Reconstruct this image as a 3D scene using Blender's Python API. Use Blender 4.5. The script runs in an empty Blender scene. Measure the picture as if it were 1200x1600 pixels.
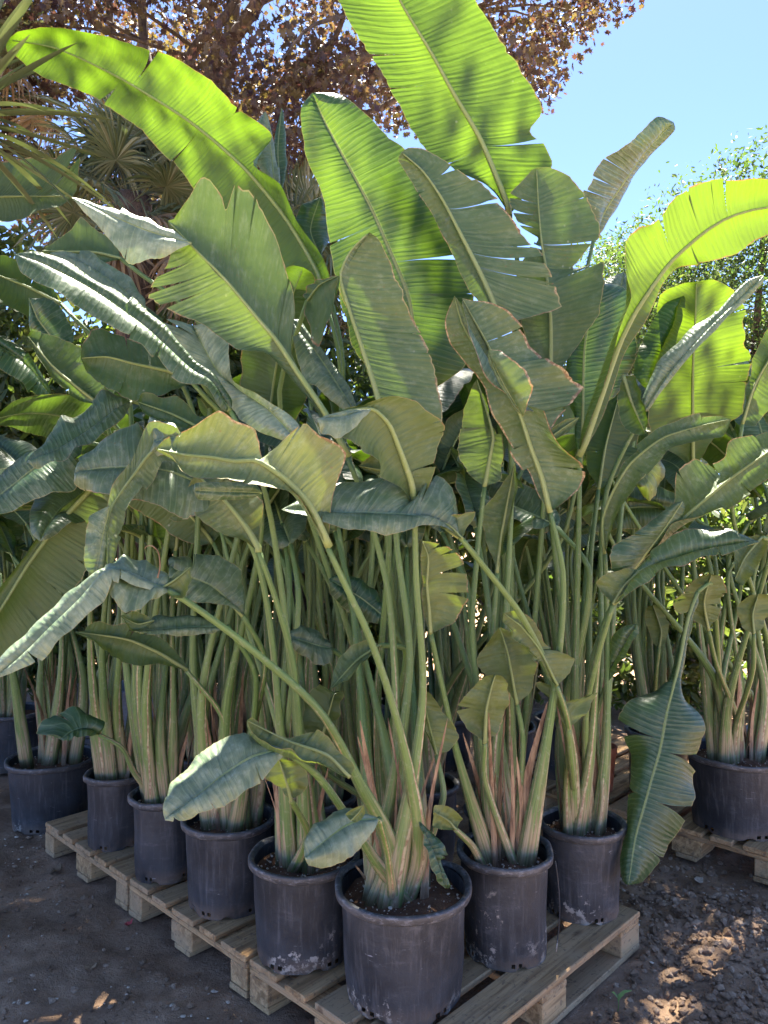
import bpy, bmesh, math, random
import numpy as np
from mathutils import Vector, Matrix, noise as mnoise
R = math.radians
random.seed(7); rng = np.random.default_rng(7)
scene = bpy.context.scene
# ------------------------------------------------------------------ camera, sky, sun, exposure
CAM_H, FPX = 1.64, 1202.0
cd = bpy.data.cameras.new('camera'); cam = bpy.data.objects.new('camera', cd)
scene.collection.objects.link(cam); scene.camera = cam
cam.location = (0, 0, CAM_H); cam.rotation_euler = (R(90), 0, 0)
cd.sensor_fit = 'VERTICAL'; cd.sensor_height = 36.0; cd.lens = 36.0 * FPX / 1600.0
cd.clip_start = 0.05; cd.clip_end = 2000
SUN_EL, SUN_AZ = 67.0, 8.0           # azimuth measured from straight ahead (+Y) towards the right (+X)
world = bpy.data.worlds.new('World'); scene.world = world; world.use_nodes = True
wn = world.node_tree.nodes; wl = world.node_tree.links
bg = wn['Background']; sky = wn.new('ShaderNodeTexSky'); sky.sky_type = 'NISHITA'; sky.sun_disc = False
sky.sun_elevation = R(SUN_EL); sky.sun_rotation = R(SUN_AZ); sky.air_density = 0.165; sky.dust_density = 0.10; sky.ozone_density = 4.0
wl.new(sky.outputs[0], bg.inputs[0]); bg.inputs[1].default_value = 0.15
sd = bpy.data.lights.new('sun', 'SUN'); sun = bpy.data.objects.new('sun', sd); scene.collection.objects.link(sun)
sd.energy = 5.0; sd.angle = R(0.53); sd.color = (1.0, 0.93, 0.80)
sdir = Vector((math.sin(R(SUN_AZ)) * math.cos(R(SUN_EL)), math.cos(R(SUN_AZ)) * math.cos(R(SUN_EL)), math.sin(R(SUN_EL))))
sun.rotation_euler = sdir.to_track_quat('Z', 'Y').to_euler(); sun.location = (0, 0, 20)
vs = scene.view_settings; vs.view_transform = 'Standard'; vs.look = 'None'; vs.gamma = 1; vs.exposure = 3.2; vs.use_curve_mapping = False
scene.cycles.max_bounces = 6; scene.cycles.transmission_bounces = 4; scene.cycles.diffuse_bounces = 4; scene.cycles.glossy_bounces = 2

# ------------------------------------------------------------------ helpers
COL = scene.collection
def W(px, py, d):                      # photo pixel + distance -> point
    return np.array(((px - 600) / FPX * d, d, CAM_H - (py - 800) / FPX * d))
def proj(P):
    P = np.asarray(P, float); y = np.maximum(P[..., 1], 0.05)
    return 600 + P[..., 0] / y * FPX, 800 - (P[..., 2] - CAM_H) / y * FPX
C0 = np.array((0.128, 2.015)); UU = np.array((-0.722, 0.692)); VV = np.array((0.692, 0.722))
def PV(u, v): return C0 + u * UU + v * VV     # pallet-row coordinates -> ground

def link(o, parent=None):
    COL.objects.link(o)
    if parent is not None: o.parent = parent
    return o
def tag(o, label, cat, group=None):
    o['label'] = label; o['category'] = cat
    if group: o['group'] = group
    return o
def empty(name, loc, label, cat, group=None, rz=0):
    o = bpy.data.objects.new(name, None); o.location = loc; o.rotation_euler = (0, 0, rz); link(o)
    o.empty_display_size = 0.1
    return tag(o, label, cat, group)
def mesh_obj(name, verts, faces, mat, parent=None, smooth=True, uvs=None, off=None, attr=None):
    me = bpy.data.meshes.new(name)
    v = np.asarray(verts, float)
    if off is not None: v = v - np.asarray(off, float)
    me.from_pydata(v.tolist(), [], faces)
    if uvs is not None:
        li = np.zeros(len(me.loops), np.int32); me.loops.foreach_get('vertex_index', li)
        ul = me.uv_layers.new(name='UVMap'); ul.data.foreach_set('uv', np.asarray(uvs, np.float32)[li].ravel())
    if smooth: me.polygons.foreach_set('use_smooth', [True] * len(me.polygons))
    me.materials.append(mat); me.update()
    o = bpy.data.objects.new(name, me)
    return link(o, parent)

def catmull(pts, n, tens=0.8):
    P = np.asarray(pts, float)
    if len(P) == 2:
        t = np.linspace(0, 1, n)[:, None]; return P[0] * (1 - t) + P[1] * t
    s = np.r_[0, np.cumsum(np.linalg.norm(np.diff(P, axis=0), axis=1) + 1e-9)]; s /= s[-1]
    m = np.zeros_like(P)
    m[1:-1] = (P[2:] - P[:-2]) / (s[2:] - s[:-2])[:, None]
    m[0] = (P[1] - P[0]) / (s[1] - s[0]); m[-1] = (P[-1] - P[-2]) / (s[-1] - s[-2]); m *= tens
    t = np.linspace(0, 1, n); k = np.clip(np.searchsorted(s, t, side='right') - 1, 0, len(P) - 2)
    h = (s[k + 1] - s[k])[:, None]; x = ((t - s[k])[:, None]) / h
    return ((2 * x**3 - 3 * x**2 + 1) * P[k] + (x**3 - 2 * x**2 + x) * h * m[k] + (-2 * x**3 + 3 * x**2) * P[k + 1] + (x**3 - x**2) * h * m[k + 1])
def unit(a):
    a = np.asarray(a, float); return a / (np.linalg.norm(a, axis=-1, keepdims=True) + 1e-12)

# ------------------------------------------------------------------ materials
def mat(name):
    m = bpy.data.materials.new(name); m.use_nodes = True; nt = m.node_tree
    return m, nt, nt.nodes, nt.links, nt.nodes['Principled BSDF']
class NB:                              # short node builder
    def __init__(s, nt): s.nt = nt; s.N = nt.nodes; s.L = nt.links
    def n(s, t, **k):
        x = s.N.new(t)
        for a, b in k.items(): setattr(x, a, b)
        return x
    def put(s, sock, val):
        if hasattr(val, 'links'): s.L.new(val, sock)
        elif isinstance(val, (tuple, list)): sock.default_value = tuple(val) + ((1,) if len(val) == 3 and len(sock.default_value) == 4 else ())
        else: sock.default_value = val
    def math(s, op, a, b=0.5, clamp=False):
        x = s.n('ShaderNodeMath', operation=op, use_clamp=clamp); s.put(x.inputs[0], a); s.put(x.inputs[1], b); return x.outputs[0]
    def mix(s, f, a, b, blend='MIX'):
        x = s.n('ShaderNodeMix', data_type='RGBA', blend_type=blend); s.put(x.inputs[0], f); s.put(x.inputs[6], a); s.put(x.inputs[7], b); return x.outputs[2]
    def noise(s, vec, scale, detail=4, rough=0.55, dist=0.0):
        x = s.n('ShaderNodeTexNoise'); s.put(x.inputs['Scale'], scale); x.inputs['Detail'].default_value = detail
        x.inputs['Roughness'].default_value = rough; x.inputs['Distortion'].default_value = dist
        if vec is not None: s.L.new(vec, x.inputs['Vector'])
        return x.outputs['Fac']
    def ramp(s, f, lo, hi, a=0.0, b=1.0):
        x = s.n('ShaderNodeMapRange', interpolation_type='SMOOTHSTEP'); s.put(x.inputs[0], f)
        x.inputs[1].default_value = lo; x.inputs[2].default_value = hi; x.inputs[3].default_value = a; x.inputs[4].default_value = b
        return x.outputs[0]
    def mapping(s, vec, scale):
        x = s.n('ShaderNodeMapping'); s.L.new(vec, x.inputs[0]); x.inputs['Scale'].default_value = scale; return x.outputs[0]
    def bump(s, h, strength, dist, normal=None):
        x = s.n('ShaderNodeBump'); s.put(x.inputs['Strength'], strength); x.inputs['Distance'].default_value = dist; s.L.new(h, x.inputs['Height'])
        if normal is not None: s.L.new(normal, x.inputs['Normal'])
        return x.outputs[0]

def leaf_material():
    m, nt, N, L, P = mat('leaf_blade'); b = NB(nt)
    uv = b.n('ShaderNodeUVMap').outputs[0]; sp = b.n('ShaderNodeSeparateXYZ'); L.new(uv, sp.inputs[0])
    u, v = sp.outputs[0], sp.outputs[1]          # u metres along the midrib, v -1..1 across
    oi = b.n('ShaderNodeObjectInfo'); oc = b.n('ShaderNodeSeparateColor'); L.new(oi.outputs['Color'], oc.inputs[0])
    age, dust_sheen, brown = oc.outputs[0], oc.outputs[1], oc.outputs[2]
    tc = b.n('ShaderNodeTexCoord').outputs['Object']
    back = b.n('ShaderNodeNewGeometry').outputs['Backfacing']
    av = b.math('ABSOLUTE', v)
    # lateral veins
    wob = b.math('MULTIPLY', b.noise(b.mapping(uv, (16, .6, 1)), 1.0, 2), 0.05)
    ph = b.math('ADD', u, wob)
    big = b.math('SINE', b.math('MULTIPLY', ph, 2 * math.pi / 0.019))
    bigv = b.ramp(big, 0.80, 1.0)
    fine = b.noise(b.mapping(uv, (520, 1.6, 1)), 1.0, 2)
    mid = b.noise(b.mapping(uv, (110, 1.0, 1)), 1.0, 2)
    n1 = b.noise(tc, 5.0, 4); n2 = b.noise(tc, 22.0, 4); n3 = b.noise(tc, 90.0, 3)
    # base colours
    top = b.mix(age, (0.011, 0.044, 0.015), (0.054, 0.096, 0.028))
    top = b.mix(b.ramp(n1, 0.3, 0.75), top, b.mix(age, (0.021, 0.068, 0.023), (0.082, 0.126, 0.038)))
    und = b.mix(age, (0.022, 0.064, 0.021), (0.130, 0.165, 0.044))
    und = b.mix(b.ramp(n1, 0.3, 0.75), und, b.mix(age, (0.034, 0.088, 0.029), (0.200, 0.228, 0.066)))
    top = b.mix(b.math('MULTIPLY', bigv, 0.40), top, (0.16, 0.23, 0.11))
    top = b.mix(b.math('MULTIPLY', b.ramp(fine, 0.4, 0.7), 0.22), top, (0.018, 0.05, 0.016))
    und = b.mix(b.math('MULTIPLY', b.ramp(fine, 0.4, 0.7), 0.25), und, (0.045, 0.08, 0.025))
    und = b.mix(b.math('MULTIPLY', b.ramp(mid, 0.45, 0.68), 0.38), und, (0.05, 0.085, 0.03))
    col = b.mix(back, top, und)
    # dust and dried spray, in streaks along the veins
    ds = b.noise(b.mapping(uv, (60, 5, 1)), 1.0, 5, 0.7)
    dfac = b.math('MULTIPLY', b.math('MULTIPLY', b.ramp(ds, 0.42, 0.72), b.ramp(n2, 0.32, 0.62)), dust_sheen)
    col = b.mix(b.math('MULTIPLY', dfac, 0.6), col, (0.37, 0.42, 0.32))
    rb = b.math('MULTIPLY', b.ramp(av, 0.045, 0.012), b.math('SUBTRACT', 1.0, back)); col = b.mix(b.math('MULTIPLY', rb, 0.75), col, (0.27, 0.34, 0.15))
    d2 = b.math('MULTIPLY', dust_sheen, dust_sheen)
    col = b.mix(b.math('MULTIPLY', b.math('MULTIPLY', d2, b.ramp(n2, 0.2, 0.7, 0.25, 0.62)), b.math('SUBTRACT', 1.0, b.math('MULTIPLY', back, 0.85))), col, (0.30, 0.37, 0.24))  # dusty film plus sky sheen on upper faces, painted into the colour
    # specks, scratches
    vor = b.n('ShaderNodeTexVoronoi', feature='F1'); L.new(tc, vor.inputs[0]); vor.inputs['Scale'].default_value = 26
    spk = b.math('MULTIPLY', b.ramp(vor.outputs['Distance'], 0.16, 0.06), b.ramp(n1, 0.55, 0.7))
    col = b.mix(b.math('MULTIPLY', spk, 0.6), col, (0.40, 0.42, 0.33))
    vf = b.n('ShaderNodeTexVoronoi', feature='F1'); L.new(tc, vf.inputs[0]); vf.inputs['Scale'].default_value = 60
    fr_ = b.math('MULTIPLY', b.math('MULTIPLY', b.ramp(vf.outputs['Distance'], 0.28, 0.12), b.ramp(b.noise(tc, 6.5, 3), 0.55, 0.68)), b.ramp(brown, 0.1, 0.7)); col = b.mix(b.math('MULTIPLY', fr_, 0.7), col, (0.13, 0.085, 0.035))
    # dry margin
    en = b.math('ADD', av, b.math('MULTIPLY', b.math('SUBTRACT', n2, 0.5), 0.10))
    en = b.math('ADD', en, b.math('MULTIPLY', b.math('SUBTRACT', brown, 0.5), 0.07))
    edge = b.ramp(en, 0.965, 1.0)
    thin = b.ramp(av, 0.978, 0.992)
    ecol = b.mix(b.ramp(n3, 0.4, 0.65), (0.16, 0.095, 0.045), (0.38, 0.30, 0.17))
    col = b.mix(b.math('MULTIPLY', thin, 0.7), col, (0.30, 0.27, 0.12))
    patchy = b.ramp(b.math('ADD', b.noise(tc, 13.0, 3), b.math('MULTIPLY', b.math('SUBTRACT', brown, 0.5), 0.35)), 0.46, 0.58)
    col = b.mix(b.math('MULTIPLY', b.math('MULTIPLY', edge, patchy), b.ramp(brown, 0.15, 0.5)), col, ecol)
    blot = b.math('MULTIPLY', b.ramp(n1, 0.66, 0.72), b.ramp(brown, 0.6, 0.9))
    col = b.mix(b.math('MULTIPLY', blot, 0.7), col, (0.20, 0.12, 0.06))
    L.new(col, P.inputs['Base Color'])
    rg = b.math('ADD', b.math('MULTIPLY', back, 0.20), b.math('ADD', 0.30, b.math('MULTIPLY', n2, 0.16)))
    L.new(b.math('ADD', rg, b.math('MULTIPLY', dfac, 0.2)), P.inputs['Roughness'])
    P.inputs['Specular IOR Level'].default_value = 0.5
    h = b.math('ADD', b.math('MULTIPLY', big, 0.34), b.math('ADD', b.math('MULTIPLY', fine, 0.6), b.math('MULTIPLY', mid, 1.2)))
    bp = b.bump(h, 0.85, 0.0016); bp = b.bump(n1, 0.35, 0.03, bp)
    L.new(bp, P.inputs['Normal'])
    tr = b.n('ShaderNodeBsdfTranslucent')
    tcol = b.mix(age, (0.112, 0.215, 0.005), (0.20, 0.225, 0.010))
    tcol = b.mix(b.math('MULTIPLY', b.ramp(fine, 0.42, 0.68), 0.35), tcol, (0.058, 0.135, 0.003))
    tcol = b.mix(b.math('MULTIPLY', bigv, 0.25), tcol, (0.15, 0.235, 0.015))
    tcol = b.mix(b.math('MULTIPLY', dust_sheen, 0.65), tcol, (0.08, 0.12, 0.03))
    tcol = b.mix(edge, tcol, (0.16, 0.09, 0.02))
    L.new(tcol, tr.inputs[0]); L.new(bp, tr.inputs['Normal'])
    mx = b.n('ShaderNodeMixShader'); L.new(oi.outputs['Alpha'], mx.inputs[0])
    L.new(P.outputs[0], mx.inputs[1]); L.new(tr.outputs[0], mx.inputs[2])
    L.new(mx.outputs[0], N['Material Output'].inputs[0])
    return m
M_LEAF = leaf_material()

def petiole_material(name, c1, c2, tan):
    m, nt, N, L, P = mat(name); b = NB(nt)
    uv = b.n('ShaderNodeUVMap').outputs[0]; tc = b.n('ShaderNodeTexCoord').outputs['Object']
    sp = b.n('ShaderNodeSeparateXYZ'); L.new(uv, sp.inputs[0])
    st = b.noise(b.mapping(uv, (2.2, 26, 1)), 1.0, 4, 0.6); n1 = b.noise(tc, 9, 4); n2 = b.noise(tc, 60, 4)
    oi = b.n('ShaderNodeObjectInfo').outputs['Random']
    col = b.mix(b.ramp(st, 0.35, 0.68), c1, c2)
    col = b.mix(b.math('MULTIPLY', oi, 0.6), col, (0.145, 0.222, 0.055))
    low = b.ramp(sp.outputs[0], 0.62, 0.02)               # sheaths dry out towards the soil
    dry = b.math('MULTIPLY', low, b.ramp(b.noise(b.mapping(uv, (3.0, 9, 1)), 1.0, 3), 0.45, 0.57))
    col = b.mix(b.math('MULTIPLY', dry, tan), col, b.mix(b.ramp(st, 0.4, 0.6), (0.26, 0.15, 0.10), (0.42, 0.32, 0.21)))
    pale = b.math('MULTIPLY', low, b.ramp(n1, 0.4, 0.7))
    col = b.mix(b.math('MULTIPLY', pale, 0.20), col, (0.22, 0.25, 0.11))
    col = b.mix(b.math('MULTIPLY', b.ramp(n2, 0.56, 0.7), 0.28), col, (0.30, 0.32, 0.24))
    if tan > 0:
        foot = b.math('MULTIPLY', b.ramp(sp.outputs[0], 0.16, 0.02), b.ramp(n1, 0.2, 0.6)); col = b.mix(b.math('MULTIPLY', foot, 0.75), col, b.mix(b.ramp(st, 0.35, 0.65), (0.15, 0.10, 0.055), (0.26, 0.22, 0.11)))
        q = b.math('ADD', b.math('MULTIPLY', sp.outputs[1], 2.0), b.math('ADD', b.math('MULTIPLY', sp.outputs[0], 0.35), b.math('MULTIPLY', n1, 0.25)))
        q = b.math('ABSOLUTE', b.math('SUBTRACT', b.math('FRACT', b.math('ADD', q, oi)), 0.5))
        line = b.math('MULTIPLY', b.ramp(q, 0.075, 0.02), b.ramp(sp.outputs[0], 1.0, 0.55))
        col = b.mix(b.math('MULTIPLY', line, 0.85), col, b.mix(b.ramp(n2, 0.4, 0.6), (0.30, 0.17, 0.11), (0.50, 0.40, 0.26)))
        mottle = b.ramp(b.noise(b.mapping(uv, (1.2, 3.0, 1)), 1.0, 3), 0.35, 0.65); col = b.mix(b.math('MULTIPLY', mottle, 0.35), col, (0.05, 0.075, 0.028))  # random darker green patches in the stalk colour
    L.new(col, P.inputs['Base Color']); P.inputs['Roughness'].default_value = 0.5
    L.new(b.bump(b.math('ADD', st, b.math('MULTIPLY', n2, 0.5)), 0.8, 0.004), P.inputs['Normal'])
    return m
M_PET = petiole_material('petiole_green', (0.048, 0.112, 0.022), (0.118, 0.205, 0.050), 0.95)
M_RIB = petiole_material('midrib_pale', (0.150, 0.195, 0.066), (0.240, 0.285, 0.105), 0.0)

def simple_noise_mat(name, c1, c2, scale=20, rough=0.8, bump=0.4, bdist=0.004, stretch=(1, 1, 1), spec=0.3):
    m, nt, N, L, P = mat(name); b = NB(nt); tc = b.n('ShaderNodeTexCoord').outputs['Object']
    mp = b.mapping(tc, stretch); n1 = b.noise(mp, scale, 6, 0.6); n2 = b.noise(mp, scale * 6, 4)
    col = b.mix(b.ramp(b.math('ADD', b.math('MULTIPLY', n1, 0.7), b.math('MULTIPLY', n2, 0.3)), 0.35, 0.65), c1, c2)
    L.new(col, P.inputs['Base Color']); P.inputs['Roughness'].default_value = rough; P.inputs['Specular IOR Level'].default_value = spec
    L.new(b.bump(b.math('ADD', n1, n2), bump, bdist), P.inputs['Normal'])
    return m
M_DRY = simple_noise_mat('dry_sheath', (0.13, 0.072, 0.042), (0.36, 0.245, 0.145), 9, 0.75, 0.5, 0.003, (6, 6, 0.8))
M_TRUNKFIB = simple_noise_mat('palm_trunk_fibre', (0.035, 0.024, 0.018), (0.14, 0.095, 0.065), 14, 0.95, 0.9, 0.02, (1, 1, 0.4))
M_BARK = simple_noise_mat('maple_bark', (0.050, 0.038, 0.030), (0.145, 0.110, 0.085), 9, 0.9, 0.8, 0.02, (1, 1, 0.35))
M_CRUMB = simple_noise_mat('perlite', (0.40, 0.31, 0.22), (0.66, 0.56, 0.44), 60, 0.9, 0.3)
M_TERRA = simple_noise_mat('terracotta_plastic', (0.25, 0.075, 0.035), (0.36, 0.13, 0.07), 12, 0.55, 0.2)
M_CRATE = simple_noise_mat('grey_crate_plastic', (0.17, 0.17, 0.19), (0.27, 0.27, 0.29), 10, 0.5, 0.2)
M_PETAL = simple_noise_mat('red_petal', (0.42, 0.05, 0.06), (0.60, 0.14, 0.14), 40, 0.6, 0.3)

def soil_mat(name, c1, c2, pale, psc=70, pamt=0.5):
    m, nt, N, L, P = mat(name); b = NB(nt); tc = b.n('ShaderNodeTexCoord').outputs['Object']
    n0 = b.noise(tc, 1.1, 4); n1 = b.noise(tc, 8, 6, 0.65); n2 = b.noise(tc, 45, 6, 0.7); n3 = b.noise(tc, 190, 3)
    col = b.mix(b.ramp(n1, 0.34, 0.66), c1, c2)
    col = b.mix(b.math('MULTIPLY', b.ramp(n0, 0.42, 0.68), 0.45), col, tuple(x * 1.45 for x in c2))
    col = b.mix(b.math('MULTIPLY', b.ramp(n2, 0.5, 0.75), 0.55), col, tuple(x * 0.45 for x in c1))
    vor = b.n('ShaderNodeTexVoronoi'); L.new(tc, vor.inputs[0]); vor.inputs['Scale'].default_value = psc; vor.inputs['Randomness'].default_value = 1
    sep = b.n('ShaderNodeSeparateColor'); L.new(vor.outputs['Color'], sep.inputs[0])
    sp = b.math('MULTIPLY', b.ramp(vor.outputs['Distance'], 0.34, 0.20), b.ramp(sep.outputs[0], 0.86, 0.88))
    sp = b.math('MULTIPLY', sp, b.ramp(n1, 0.36, 0.52))
    col = b.mix(b.math('MULTIPLY', sp, pamt), col, pale)
    if name == 'bare_earth':                               # paler ground behind the camera, added to bounce warm fill light
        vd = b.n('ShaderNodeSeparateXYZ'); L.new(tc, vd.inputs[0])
        bounce_f = b.ramp(b.math('ADD', vd.outputs[1], b.math('MULTIPLY', n0, 1.2)), 1.9, 0.2)
        col = b.mix(b.math('MULTIPLY', bounce_f, 0.8), col, b.mix(n1, (0.28, 0.215, 0.150), (0.44, 0.345, 0.250)))
    if name == 'earth_clods':
        isl = b.n('ShaderNodeNewGeometry').outputs['Random Per Island']; col = b.mix(b.ramp(isl, 0.0, 1.0, 0.0, 0.6), col, b.mix(b.ramp(isl, 0.55, 0.8), (0.105, 0.066, 0.043), (0.44, 0.32, 0.225)))
    if name == 'bare_earth':
        damp = b.ramp(b.noise(tc, 2.3, 5, 0.6), 0.46, 0.62); col = b.mix(b.math('MULTIPLY', damp, 0.4), col, tuple(x * 0.6 for x in c1))
    L.new(col, P.inputs['Base Color']); P.inputs['Roughness'].default_value = 0.95; P.inputs['Specular IOR Level'].default_value = 0.15
    h = b.math('ADD', b.math('MULTIPLY', n1, 0.5), b.math('ADD', b.math('MULTIPLY', n2, 0.5), b.math('MULTIPLY', n3, 0.2)))
    L.new(b.bump(h, 0.9, 0.03), P.inputs['Normal'])
    return m
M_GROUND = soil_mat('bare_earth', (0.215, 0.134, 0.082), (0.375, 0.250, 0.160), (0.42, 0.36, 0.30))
M_CLOD = soil_mat('earth_clods', (0.170, 0.106, 0.066), (0.310, 0.208, 0.134), (0.35, 0.30, 0.25), 90, 0.3)
M_SOIL = soil_mat('potting_soil', (0.095, 0.050, 0.030), (0.190, 0.108, 0.068), (0.45, 0.40, 0.34), 110, 0.7)

def pot_material():
    m, nt, N, L, P = mat('black_pot_plastic'); b = NB(nt); tc = b.n('ShaderNodeTexCoord').outputs['Object']
    oi = b.n('ShaderNodeObjectInfo'); off = b.n('ShaderNodeVectorMath', operation='ADD'); L.new(tc, off.inputs[0])
    rnd = b.n('ShaderNodeCombineXYZ'); L.new(b.math('MULTIPLY', oi.outputs['Random'], 37.0), rnd.inputs[0]); L.new(rnd.outputs[0], off.inputs[1]); tp = off.outputs[0]
    sp = b.n('ShaderNodeSeparateXYZ'); L.new(tc, sp.inputs[0]); z = sp.outputs[2]
    n1 = b.noise(tp, 6, 5, 0.6); n2 = b.noise(b.mapping(tp, (60, 60, 5)), 1.0, 5, 0.65); n3 = b.noise(tp, 34, 6, 0.7); n4 = b.noise(tp, 120, 3)
    col = b.mix(b.ramp(n1, 0.3, 0.7), (0.018, 0.0195, 0.022), (0.042, 0.045, 0.050))
    col = b.mix(b.math('MULTIPLY', b.ramp(n2, 0.48, 0.74), 0.3), col, (0.17, 0.165, 0.165))
    low = b.ramp(z, 0.13, 0.0); scl = b.n('ShaderNodeSeparateColor'); L.new(oi.outputs['Color'], scl.inputs[0]); stain = scl.outputs[0]
    chalk = b.math('MULTIPLY', b.ramp(b.math('ADD', b.math('ADD', n3, b.math('MULTIPLY', b.math('SUBTRACT', stain, 0.3), 0.10)), b.math('MULTIPLY', low, 0.11)), 0.60, 0.68), b.ramp(b.math('ADD', n1, b.math('MULTIPLY', low, 0.22)), 0.50, 0.64))
    chalk = b.math('MULTIPLY', chalk, b.ramp(b.math('ADD', b.noise(tp, 3.2, 2), b.math('MULTIPLY', b.math('SUBTRACT', stain, 0.3), 0.25)), 0.50, 0.62))
    col = b.mix(b.math('MULTIPLY', chalk, 0.75), col, (0.46, 0.42, 0.36))
    scuff = b.math('MULTIPLY', b.ramp(b.noise(b.mapping(tp, (14, 14, 40)), 1.0, 5, 0.7), 0.52, 0.72), b.ramp(n1, 0.4, 0.65)); col = b.mix(b.math('MULTIPLY', scuff, 0.25), col, (0.20, 0.20, 0.205))
    mud = b.math('MULTIPLY', b.ramp(z, 0.07, 0.0), b.ramp(n1, 0.35, 0.6))
    col = b.mix(b.math('MULTIPLY', mud, 0.65), col, (0.17, 0.115, 0.075))
    scr = b.math('MULTIPLY', b.ramp(b.noise(b.mapping(tp, (9, 9, 70)), 1.0, 3, 0.5, 1.5), 0.69, 0.73), b.ramp(n3, 0.45, 0.6))
    col = b.mix(b.math('MULTIPLY', scr, 0.55), col, (0.30, 0.31, 0.33))
    L.new(col, P.inputs['Base Color']); L.new(b.math('ADD', 0.42, b.math('MULTIPLY', n1, 0.25)), P.inputs['Roughness'])
    P.inputs['Specular IOR Level'].default_value = 0.4
    L.new(b.bump(b.math('ADD', b.math('MULTIPLY', n1, 1.5), b.math('ADD', b.math('MULTIPLY', n3, 0.4), b.math('MULTIPLY', n4, 0.1))), 0.35, 0.012), P.inputs['Normal'])
    return m
M_POT = pot_material()
def rim_material():
    m, nt, N, L, P = mat('worn_pot_rim'); b = NB(nt); tc = b.n('ShaderNodeTexCoord').outputs['Object']
    n1 = b.noise(tc, 9, 5, 0.6); n2 = b.noise(b.mapping(tc, (40, 40, 90)), 1.0, 5, 0.7)
    col = b.mix(b.ramp(n1, 0.3, 0.7), (0.038, 0.038, 0.039), (0.085, 0.084, 0.084)); col = b.mix(b.math('MULTIPLY', b.ramp(n2, 0.5, 0.68), 0.55), col, (0.25, 0.25, 0.26))
    L.new(col, P.inputs['Base Color']); P.inputs['Roughness'].default_value = 0.48; L.new(b.bump(b.math('ADD', n1, n2), 0.5, 0.006), P.inputs['Normal']); return m
M_RIM = rim_material()

def wood_material():
    m, nt, N, L, P = mat('pallet_wood'); b = NB(nt); tc = b.n('ShaderNodeTexCoord').outputs['Object']; oi = b.n('ShaderNodeObjectInfo').outputs['Random']
    off = b.n('ShaderNodeVectorMath', operation='ADD'); L.new(tc, off.inputs[0]); cx = b.n('ShaderNodeCombineXYZ')
    L.new(b.math('MULTIPLY', oi, 53.0), cx.inputs[0]); L.new(b.math('MULTIPLY', oi, 17.0), cx.inputs[1]); L.new(cx.outputs[0], off.inputs[1]); tp = off.outputs[0]
    g = b.noise(b.mapping(tp, (2.2, 42, 42)), 1.0, 5, 0.6, 0.6); g2 = b.noise(b.mapping(tp, (6, 150, 150)), 1.0, 3); n1 = b.noise(tp, 5, 5); n2 = b.noise(tp, 50, 5, 0.7)
    col = b.mix(b.ramp(g, 0.32, 0.68), (0.240, 0.138, 0.062), (0.520, 0.330, 0.160))
    col = b.mix(b.ramp(b.math('ADD', b.math('MULTIPLY', n1, 0.7), b.math('MULTIPLY', oi, 0.3)), 0.4, 0.68), col, (0.390, 0.262, 0.145))
    col = b.mix(b.math('MULTIPLY', b.ramp(g2, 0.55, 0.72), 0.4), col, (0.10, 0.068, 0.045))
    col = b.mix(b.math('MULTIPLY', b.ramp(n2, 0.54, 0.66), 0.6), col, (0.10, 0.072, 0.054))
    knot = b.n('ShaderNodeTexVoronoi'); L.new(b.mapping(tp, (3.0, 8, 8)), knot.inputs[0]); knot.inputs['Scale'].default_value = 1.0
    col = b.mix(b.math('MULTIPLY', b.ramp(knot.outputs['Distance'], 0.16, 0.07), 0.7), col, (0.12, 0.065, 0.035))
    L.new(col, P.inputs['Base Color']); P.inputs['Roughness'].default_value = 0.85; P.inputs['Specular IOR Level'].default_value = 0.2
    L.new(b.bump(b.math('ADD', g, b.math('MULTIPLY', g2, 0.6)), 0.6, 0.004), P.inputs['Normal'])
    return m
M_WOOD = wood_material()

def foliage_mat(name, cols, trans, tf=0.4, rough=0.5):
    m, nt, N, L, P = mat(name); b = NB(nt); g = b.n('ShaderNodeNewGeometry').outputs['Random Per Island']
    cr = b.n('ShaderNodeValToRGB'); L.new(g, cr.inputs[0]); el = cr.color_ramp.elements
    el[0].color = (*cols[0], 1); el[1].color = (*cols[-1], 1)
    for i, c in enumerate(cols[1:-1]): el.new((i + 1) / (len(cols) - 1)).color = (*c, 1)
    L.new(cr.outputs[0], P.inputs['Base Color']); P.inputs['Roughness'].default_value = rough
    tr = b.n('ShaderNodeBsdfTranslucent'); ct = b.n('ShaderNodeValToRGB'); L.new(g, ct.inputs[0]); el = ct.color_ramp.elements
    el[0].color = (*trans[0], 1); el[1].color = (*trans[-1], 1)
    for i, c in enumerate(trans[1:-1]): el.new((i + 1) / (len(trans) - 1)).color = (*c, 1)
    L.new(ct.outputs[0], tr.inputs[0]); mx = b.n('ShaderNodeMixShader'); mx.inputs[0].default_value = tf
    L.new(P.outputs[0], mx.inputs[1]); L.new(tr.outputs[0], mx.inputs[2]); L.new(mx.outputs[0], N['Material Output'].inputs[0])
    return m
M_MAPLE = foliage_mat('maple_leaves', [(0.026, 0.015, 0.017), (0.034, 0.019, 0.018), (0.050, 0.036, 0.020), (0.028, 0.015, 0.018)],
                      [(0.085, 0.034, 0.028), (0.14, 0.062, 0.032), (0.27, 0.21, 0.045), (0.075, 0.032, 0.030)], 0.30)
M_GTREE = foliage_mat('green_tree_leaves', [(0.026, 0.056, 0.016), (0.042, 0.080, 0.022), (0.058, 0.098, 0.028)],
                      [(0.07, 0.14, 0.02), (0.10, 0.18, 0.025), (0.15, 0.20, 0.035)], 0.38)
M_FAN = foliage_mat('fan_palm_blades', [(0.075, 0.105, 0.050), (0.125, 0.145, 0.080), (0.19, 0.20, 0.125)], [(0.08, 0.12, 0.03), (0.12, 0.16, 0.04), (0.16, 0.17, 0.06)], 0.25, 0.45)
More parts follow.
